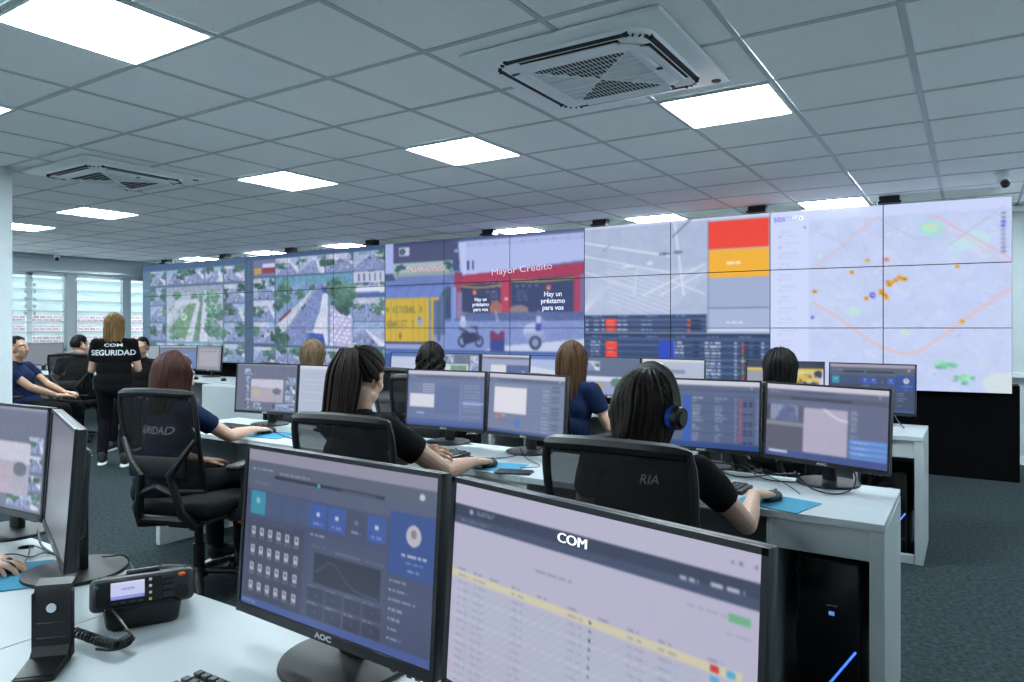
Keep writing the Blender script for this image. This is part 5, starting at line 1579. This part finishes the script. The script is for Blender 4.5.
# --- back row
person('person with smooth black hair and black shirt at the right of the back row', -.94, 4.30, 0, dict(lean=4, hair='black', style='long', len=.20, hpitch=-10, seed=5, hyaw=6, scale=.94, head=1.04, group='people at the desks'))
person('person with long straight brown hair in a dark shirt, back row', -2.30, 4.28, R(-4), dict(lean=4, hair='brown', style='long', len=.30, hpitch=-6, seed=6, taper=.05, hyaw=-10, group='people at the desks', shirt='navy', scale=.98, head=1.08))
person('person with curly black hair in the back row', -3.57, 4.30, 0, dict(lean=4, hair='black', style='curly', len=.17, taper=-.12, seed=7, hyaw=14, strands=150, group='people at the desks', scale=.95, head=1.06))
person('person with shoulder-length ash blonde hair in the back row, leftmost there', -4.93, 4.32, 0, dict(lean=4, hair='ash', style='long', len=.20, seed=8, hyaw=-10, hpitch=-10, group='people at the desks', scale=.96, head=1.08))
# --- far left group
def near(x, y, rz, a, b, c):
    return (x + a * math.cos(rz) - b * math.sin(rz), y + a * math.sin(rz) + b * math.cos(rz), c)
sx_, sy_, sr_ = -7.14, 3.77, R(55)
p8, sh8, HM8 = person('person standing with long blonde hair, black shirt printed SEGURIDAD across the back', sx_, sy_, sr_, dict(
    stand=True, scale=.945, lean=3, hair='blond', style='long', len=.22, taper=.05, seed=21, hyaw=-8, hpitch=-6, strands=150, girth=1.12, footr=(.10, -.06), footl=(-.12, .12), fine=True,
    R=(near(sx_, sy_, sr_, .02, .22, .99), (math.cos(sr_ + R(150)), math.sin(sr_ + R(150)), 0), (0, .3, 1)), poleR=(1, -.5, -.9),
    L=(near(sx_, sy_, sr_, -.02, .20, 1.03), (math.cos(sr_ + R(30)), math.sin(sr_ + R(30)), 0), (0, .3, 1)), poleL=(-1, -.5, -.9), sleeve=.66, group='people in the far left corner'))
print_on(sh8, sh8, 'SEGURIDAD', 0.072, 0, 1.115, M_white, bold=.0015)
print_on(sh8, sh8, 'COM', 0.040, 0, 1.19, M_white, bold=.001, sx=1.8)
mx_, my_, mr_ = -8.25, 3.46, R(-50)
person('person in navy shirt sitting sideways in a chair beside the pillar, hands in lap', mx_, my_, mr_, dict(
    fine=True, lean=-14, hair='black', style='short', skin='tan', shirt='navy', seed=31, bust=False, sw=.2, girth=1.08, hyaw=-10, hpitch=4, scale=1.02,
    R=(near(mx_, my_, mr_, .08, .34, .66), (math.cos(mr_ + R(110)), math.sin(mr_ + R(110)), 0), DOWN), L=(near(mx_, my_, mr_, -.06, .36, .67), (math.cos(mr_ + R(70)), math.sin(mr_ + R(70)), 0), DOWN), kneer=(.13, .42, .53), kneel=(-.1, .44, .53), footr=(.14, .50), footl=(-.1, .42), group='people in the far left corner'))
person('person with cropped dark hair and black shirt seen from behind beside the standing one', -9.10, 4.38, R(46), dict(
    lean=4, hair='black', style='short', skin='fair', seed=32, bust=False, sw=.19, hyaw=-38, hpitch=-4, scale=1.0, head=1.08, group='people in the far left corner'))
person('person with short dark hair turned to face us, half hidden behind the standing one', -8.20, 4.66, R(215), dict(
    lean=0, hair='black', style='short', skin='tan', seed=33, bust=False, sw=.18, hyaw=8, hroll=-8, scale=.98, group='people in the far left corner'))
# --- at the front left, only the right hand is inside the picture
person('person at the left edge, only a hand on a mouse inside the picture', -2.38, .22, R(-14), dict(
    fine=True, lean=12, hair='black', style='short', bust=False, shirt='navy', sw=.18, seed=40, R=((-2.14, .735, .775), (.75, .65, -.05), DOWN), poleR=(1, -.3, -.3), skin='fair', group='people at the desks'))
chair('black office chair at the front left, outside the picture', -2.38, .10, R(-14))

# headphones worn by the person in the middle
t = thing('headphones', 'black over-ear headphones with a blue inner cushion on dark hair', 'headphones', (HX, HY, 0), R(1))
Mh = HM1 @ Matrix.Scale(1.04, 4)
arc = [Mh @ Vector((.110 * math.cos(a), -.010, -.005 + .153 * math.sin(a))) for a in [PI * i / 18 for i in range(19)]]
obj('headband', MB().tube(arc, .0085, 8, flat=1.8), M_blk, t)
arc2 = [Mh @ Vector((.104 * math.cos(a), -.010, -.005 + .145 * math.sin(a))) for a in [PI * (i + 4) / 18 for i in range(11)]]
obj('headband_pad', MB().tube(arc2, .009, 8), M_dgrey, t)
for s in (-1, 1):
    c = MB().tube([Mh @ Vector((s * .108, -.006, -.012)), Mh @ Vector((s * .128, -.006, -.014))], [.040, .036], 22)
    c.tube([Mh @ Vector((s * .128, -.006, -.014)), Mh @ Vector((s * .136, -.006, -.014))], [.028, .022], 22)
    e = obj('ear_cup', c, M_blk, t)
    o = obj('ear_cushion', MB().tube([Mh @ Vector((s * .090, -.006, -.012)), Mh @ Vector((s * .109, -.006, -.012))], [.037, .041], 22), M_blueplastic, e); o['label'] = 'blue ear cushion'

# ================================================================== THINGS ON AND UNDER THE DESKS
def at(u, v, z):
    """point at height z seen in column u, row v of the photograph"""
    k = (u - 512) / 710; h = (328 - v) / 710
    s = (z - EYE) / h
    return Vector(((k * CP - CQ) * s, (k * CQ + CP) * s, z))
def cable(label, pts, r=0.0028, m=None, cat='cable'):
    P_ = [Vector(p) for p in pts]; out = []
    n = len(P_)
    for i in range(n - 1):
        a = P_[max(i - 1, 0)]; b = P_[i]; c = P_[i + 1]; d = P_[min(i + 2, n - 1)]
        for k in range(8):
            t = k / 8
            out.append(0.5 * ((2 * b) + (c - a) * t + (2 * a - 5 * b + 4 * c - d) * t * t + (3 * b - a - 3 * c + d) * t ** 3))
    out.append(P_[-1])
    o = obj('cable', MB().tube(out, r, 6), m or M_blk)
    return tag(o, label, cat, 'cables on the desks')

key_me = MB().rbox((0, 0, 0.003), (0.0155, 0.0150, 0.006), 0.0015, 1).mesh('key', M_dgrey)
key_long = MB().rbox((0, 0, 0.003), (0.105, 0.0150, 0.006), 0.0015, 1).mesh('key', M_dgrey)
def keyboard(label, x, y, rz, single=False):
    t = thing('keyboard', label, 'keyboard', (x, y, DZ), rz, 'black keyboards')
    obj('housing', MB().rbox((0, 0, .008), (.44, .135, .016), .004, 2), M_blk, t)
    j = MB()
    for r_ in range(6):
        yy = .052 - r_ * .0205 - (0.004 if r_ else 0)
        for k in range(21):
            xx = -.205 + k * .0195 + (.008 if k > 14 else 0) + (.006 if k > 17 else 0) - .006
            if r_ == 5 and 4 <= k <= 9:
                if k != 4: continue
                if single: obj('key', key_long, None, t, (-.065, yy, .016))
                else: j.rbox((-.065, yy, .019), (.105, .015, .006), .001, 1)
                continue
            if 15 <= k <= 17 and r_ in (3,): continue
            if single: obj('key', key_me, None, t, (xx, yy, .016))
            else: j.box((xx, yy, .019), (.0155, .015, .006))
    if not single:
        o = obj('keys', j, M_dgrey, t); o['kind'] = 'stuff'
    obj('status_light', MB().box((.17, .06, .0165), (.02, .003, .001)), M_white, t)
    return t
keyboard('black keyboard in front of the dark dashboard monitor, bottom of the photo', -.925, .70, R(1), True)
keyboard('black keyboard on the middle desk beside the hand of the one in headphones', -.935, 2.77, R(-3))
keyboard('black keyboard on the middle desk before the pony-tailed person', -2.28, 2.74, R(2))
keyboard('black keyboard on the middle desk before the auburn-haired person', -3.78, 2.76, R(0))

def mouse(label, x, y, rz, z=DZ):
    t = thing('computer_mouse', label, 'mouse', (x, y, z), rz, 'black computer mice')
    b = MB().ell((0, 0, .012), (.030, .055, .024), 20)
    b.v = [(p[0], p[1], max(.0012, p[2])) for p in b.v]
    obj('shell', b, M_blk, t)
    obj('scroll_wheel', MB().tube([(-.003, .028, .030), (.003, .028, .030)], .008, 12), M_dgrey, t)
    return t
def pad(label, x, y, rz, s=(.215, .185)):
    return tag(obj('mouse_mat', MB().rbox((0, 0, .0017), (s[0], s[1], .003), .0012, 1), M_pad, None, (x, y, DZ), (0, 0, rz)), label, 'mouse mat', 'blue mouse mats')
pad('bright blue mouse mat at the right end of the middle desk', -.585, 2.645, R(-14), (.24, .20))
mouse('black mouse under the hand on the blue mat at the desk end', -.605, 2.665, R(-14), DZ + .003)
pad('bright blue mouse mat under the hand of the pony-tailed person', -1.79, 2.645, R(8), (.23, .19))
mouse('black mouse under the hand of the pony-tailed person', -1.815, 2.62, R(6), DZ + .003)
pad('bright blue mouse mat under the hand of the auburn-haired person', -3.42, 2.715, R(8), (.26, .21))
mouse('black mouse under the hand of the auburn-haired person', -3.49, 2.745, R(8), DZ + .003)
pad('bright blue mouse mat at the left edge of the photo', -2.03, .80, R(-34), (.22, .18))
mouse('black mouse under the hand at the left edge of the photo', -2.075, .80, R(-37), DZ + .003)
t = thing('smartphone', 'black smartphone lying face up beside the blue mat in mid row', 'phone', (-1.655, 2.575, DZ), R(-72))
obj('case', MB().rbox((0, 0, .0045), (.078, .16, .009), .004, 3), M_blk, t)
obj('display', MB().rbox((0, 0, .0093), (.070, .150, .001), .0004, 1), M_blkg, t)
for k, (x, y) in enumerate(((-8.45, 5.12), (-7.9, 5.14), (-7.4, 5.18))):
    mouse(('black mouse on the far left desk, nearest the grey-page monitor', 'black mouse in the middle of the far left desk', 'black mouse on the far left desk, nearest the avenue camera screens')[k], x, y, R(20 * k))
t = thing('water_bottle', 'pale blue plastic water bottle standing on the far left desk', 'bottle', (-8.95, 5.15, DZ), 0)
obj('body', MB().lathe([(.034, 0), (.036, .01), (.036, .18), (.028, .22), (.014, .25), (.014, .262)], n=18), M_bottle, t)
obj('cap', MB().lathe([(.017, .262), (.017, .285)], n=14), M_white, t)

# two-way radio on its bracket, with a handset stand and coiled cord
RZ = R(60)
t = thing('two_way_radio', 'black two-way radio base unit with small lit display and orange button', 'radio', (-1.462, .832, DZ), RZ)
TI = Matrix.Translation((0, 0, .075)) @ Matrix.Rotation(R(-14), 4, 'X')
b = MB().rbox((0, .085, 0), (.178, .17, .056), .010, 3, M=TI); b.rbox((0, .006, 0), (.196, .030, .066), .012, 3, M=TI)
obj('body', b, M_dgrey, t)
obj('front_panel', MB().rbox((-.025, -.0105, .001), (.125, .004, .050), .002, 1, M=TI), M_blk, t)
c = Cv(64, 36, (196, 204, 240)); c.rect(0, 0, 1, .14, (210, 214, 244)); c.rect(0, .80, 1, 1, (120, 124, 205)); c.ell(.5, .42, .2, .1, (176, 182, 230)); c.words(.3, .4, .7, .05, (120, 126, 190), 3); c.words(.05, .86, .95, .07, (190, 194, 240), 5)
dsp = obj('display', grid_mesh('display', c.lin(), .062, .034, M_screen), None, t); dsp.matrix_local = TI @ Matrix.Translation((-.028, -.0130, .005))
for k in range(4): obj('soft_key', MB().rbox((-.052 + k * .016, -.0135, -.019), (.011, .003, .005), .001, 1, M=TI), M_dgrey, t)
for k in range(4):
    obj('side_key', MB().ell((.014, -.0135, .020 - k * .013), (.0032, .0015, .0032), 8, M=TI), (M_white, M_white, M_white, mat('yellow_light', (.6, .7, .1), .4))[k], t)
o = obj('channel_knob', MB().tube([TI @ Vector((.074, -.006, -.014)), TI @ Vector((.074, -.024, -.014))], [.016, .0135], 20), M_blk, t)
o = obj('alarm_button', MB().ell((.074, -.010, .021), (.0075, .004, .0045), 12, M=TI), M_orange, t); o['label'] = 'orange alarm button'
o = obj('power_button', MB().ell((-.084, -.011, .017), (.005, .003, .005), 12, M=TI), mat('green_button', (.01, .12, .08), .4), t)
g_ = MB()
for k in range(3): g_.rbox((.043, -.0095, .017 - k * .012), (.030, .004, .004), .001, 1, M=TI)
obj('speaker_slot', g_, M_blk, t)
bp = MB().rbox((0, .03, .028), (.150, .11, .056), .012, 3)
bp.v = [(p[0] * (1 - .10 * (1 - p[2] / .056)), p[1] + .012 * (1 - p[2] / .056), p[2]) for p in bp.v]
obj('bracket', bp, M_blkg, t)
ant = MB().tube([TI @ Vector((-.03, .05, .028)), TI @ Vector((-.03, .05, .036)), TI @ Vector((.03, .05, .036)), TI @ Vector((.03, .05, .028))], .006, 8)
obj('carry_handle', ant, M_dgrey, t)

t = thing('handset_stand', 'tall black bent-metal handset stand with a round white sticker', 'stand', (-1.452, .652, DZ), R(47))
prof = [(-.085, .000), (-.085, .010), (-.020, .016), (-.006, .030), (-.002, .120), (.006, .140), (.030, .146), (.030, .138), (.012, .132), (.006, .118), (.003, .020), (.003, .000)]
pl = MB(); n = len(prof)
for s in (-1, 1): pass
pl.add([(-.031, a, b) for a, b in prof] + [(.031, a, b) for a, b in prof], [tuple(range(n)), tuple(reversed(range(n, 2 * n)))] + [(i, i + n, (i + 1) % n + n, (i + 1) % n) for i in range(n)])
obj('plate', pl, M_blk, t, angle=30)
for s in (-1, 1): obj('side_flange', MB().rbox((s * .0315, .004, .066), (.004, .018, .125), .001, 1), M_blk, t)
obj('sticker', MB().tube([(0, -.004, .100), (0, -.0062, .100)], .0085, 20), M_white, t)
for k in range(2): obj('clip_rail', MB().rbox((0, -.006, .045 + k * .028), (.050, .003, .002), .0008, 1), M_dgrey, t)
obj('foot', MB().rbox((0, -.050, .0045), (.068, .085, .008), .003, 2), M_blk, t)

A = at(75, 632, .754); Bq = at(100, 641, .756); Cq = at(118, 645, .757); Dq = at(131, 637, .758)
base = [A, Bq, Cq, Dq]; pts = []
NT = 22
for i in range(NT * 10 + 1):
    f = i / (NT * 10); s = f * 3; k = min(2, int(s)); ff = s - k
    c = base[k].lerp(base[k + 1], ff); d = (base[k + 1] - base[k]).normalized(); u = Vector((0, 0, 1)); s_ = d.cross(u)
    an = 2 * PI * NT * f
    pts.append(c + (u * math.sin(an) + s_ * math.cos(an)) * .0075)
o = obj('coiled_cord', MB().tube(pts, .0028, 5), M_blk)
tag(o, 'black coiled cord lying between handset stand and radio', 'cable', 'cables on the desks')
cable('straight black lead from the radio front down to its coiled cord', [at(103, 597, .79), at(113, 610, .785), at(126, 628, .77), at(132, 638, .758), at(128, 645, .75), at(112, 650, .741), at(96, 649, .739)], .0026)
cable('thin black cable crossing the white desk at the left edge', [at(-10, 556, .739), at(14, 554, .739), at(30, 557, .739), at(44, 553, .739), at(64, 556, .739), at(80, 566, .739)], .0018)
cable('thin black mouse cable rising from the hand at the left edge', [at(20, 572, .742), at(28, 556, .74), at(32, 546, .739), at(48, 551, .739), at(66, 556, .739)], .0015)
cable('thick black cable looping under the edge-on monitor', [at(38, 530, .76), at(41, 544, .74), at(52, 553, .739), at(66, 557, .739), at(84, 560, .739)], .0032)
cable('black cable rising behind the two-way radio', [at(98, 557, .74), at(112, 556, .76), at(124, 555, .765), at(130, 562, .745), at(134, 572, .739)], .0022)
cable('black cable looping behind the stand of the desk-end monitor', [at(795, 472, .80), at(808, 486, .745), at(822, 492, .742), at(838, 494, .742), at(852, 489, .745), at(856, 478, .79), at(853, 470, .82)], .0030)
cable('long black cable across the middle desk under the blue table monitor', [at(700, 452, .82), at(716, 470, .742), at(745, 477, .741), at(775, 474, .741), at(800, 474, .745)], .0030)
cable('thin grey cable curving toward the mouse at the desk end', [at(745, 462, .78), at(765, 474, .742), at(786, 484, .741), at(800, 494, .741)], .0018, M_dgrey)
cable('black cable hanging behind the keyboard on the middle desk', [at(690, 455, .80), at(712, 462, .78), at(742, 466, .76), at(762, 478, .741), at(790, 482, .741), at(810, 480, .742)], .0028)
cable('black cables below the blank-square monitor on the middle desk', [at(455, 448, .80), at(468, 456, .745), at(500, 458, .742), at(530, 452, .75), at(548, 445, .80)], .0028)
cable('grey cable between the two monitors before the pony-tailed person', [at(520, 448, .79), at(526, 458, .745), at(540, 466, .741), at(520, 468, .741)], .0020, M_dgrey)
cable('black cable on the middle desk beside the auburn-haired person', [at(262, 424, .80), at(275, 432, .745), at(290, 438, .741), at(300, 436, .741)], .0030)
cable('black cable hanging behind the dashboard monitor of the back row', [at(893, 412, .80), at(898, 421, .76), at(904, 428, .741)], .0040)
cable('black front cable lying on the desk below the big dashboard monitor', [at(330, 690, .742), at(350, 676, .741), at(372, 668, .741), at(395, 660, .742)], .0030)
cable('black power cable inside the open end of the middle desk, upper one', [(-.54, 2.98, .60), (-.50, 2.86, .52), (-.54, 2.80, .50), (-.545, 2.70, .47)], .005)
cable('black power cable inside the open end of the middle desk, lower one', [(-.54, 2.98, .42), (-.52, 2.90, .36), (-.545, 2.82, .30), (-.53, 2.76, .12), (-.50, 2.80, .02)], .005)

def tower(label, x, y, led=True, h=.50):
    t = thing('computer_tower', label, 'computer', (x, y, 0), 0, 'black computer towers')
    obj('case', MB().rbox((0, .0, h / 2), (.205, .42, h), .006, 2), M_blk, t)
    obj('front_cover', MB().rbox((0, -.216, h / 2), (.200, .014, h - .01), .006, 2), M_blkg, t)
    if led:
        o = obj('light_strip', MB().box((0, 0, 0), (.007, .004, .26), M=Matrix.Translation((.02, -.2245, .15)) @ Matrix.Rotation(R(33), 4, 'Y')), M_blueled, t); o['label'] = 'glowing blue strip'
        obj('badge', MB().box((.015, -.2235, .375), (.018, .002, .014)), emit('badge_blue', (.05, .2, .7), .5) if 'badge_blue' not in MATS else MATS['badge_blue'], t)
        obj('badge_text', MB().box((.015, -.2235, .402), (.036, .001, .004)), M_whitedim, t)
    return t
tower('black computer tower with slanted blue light strip, at the end of the middle desk', -.42, 2.88, h=.56)
tower('black computer tower inside the end of the back desk, blue light peeping out', -.42, 5.03, h=.5)
tower('black computer tower under the middle desk left of the one in headphones', -1.79, 2.90)
tower('black computer tower under the middle desk beside the pony-tailed person', -3.13, 2.90)
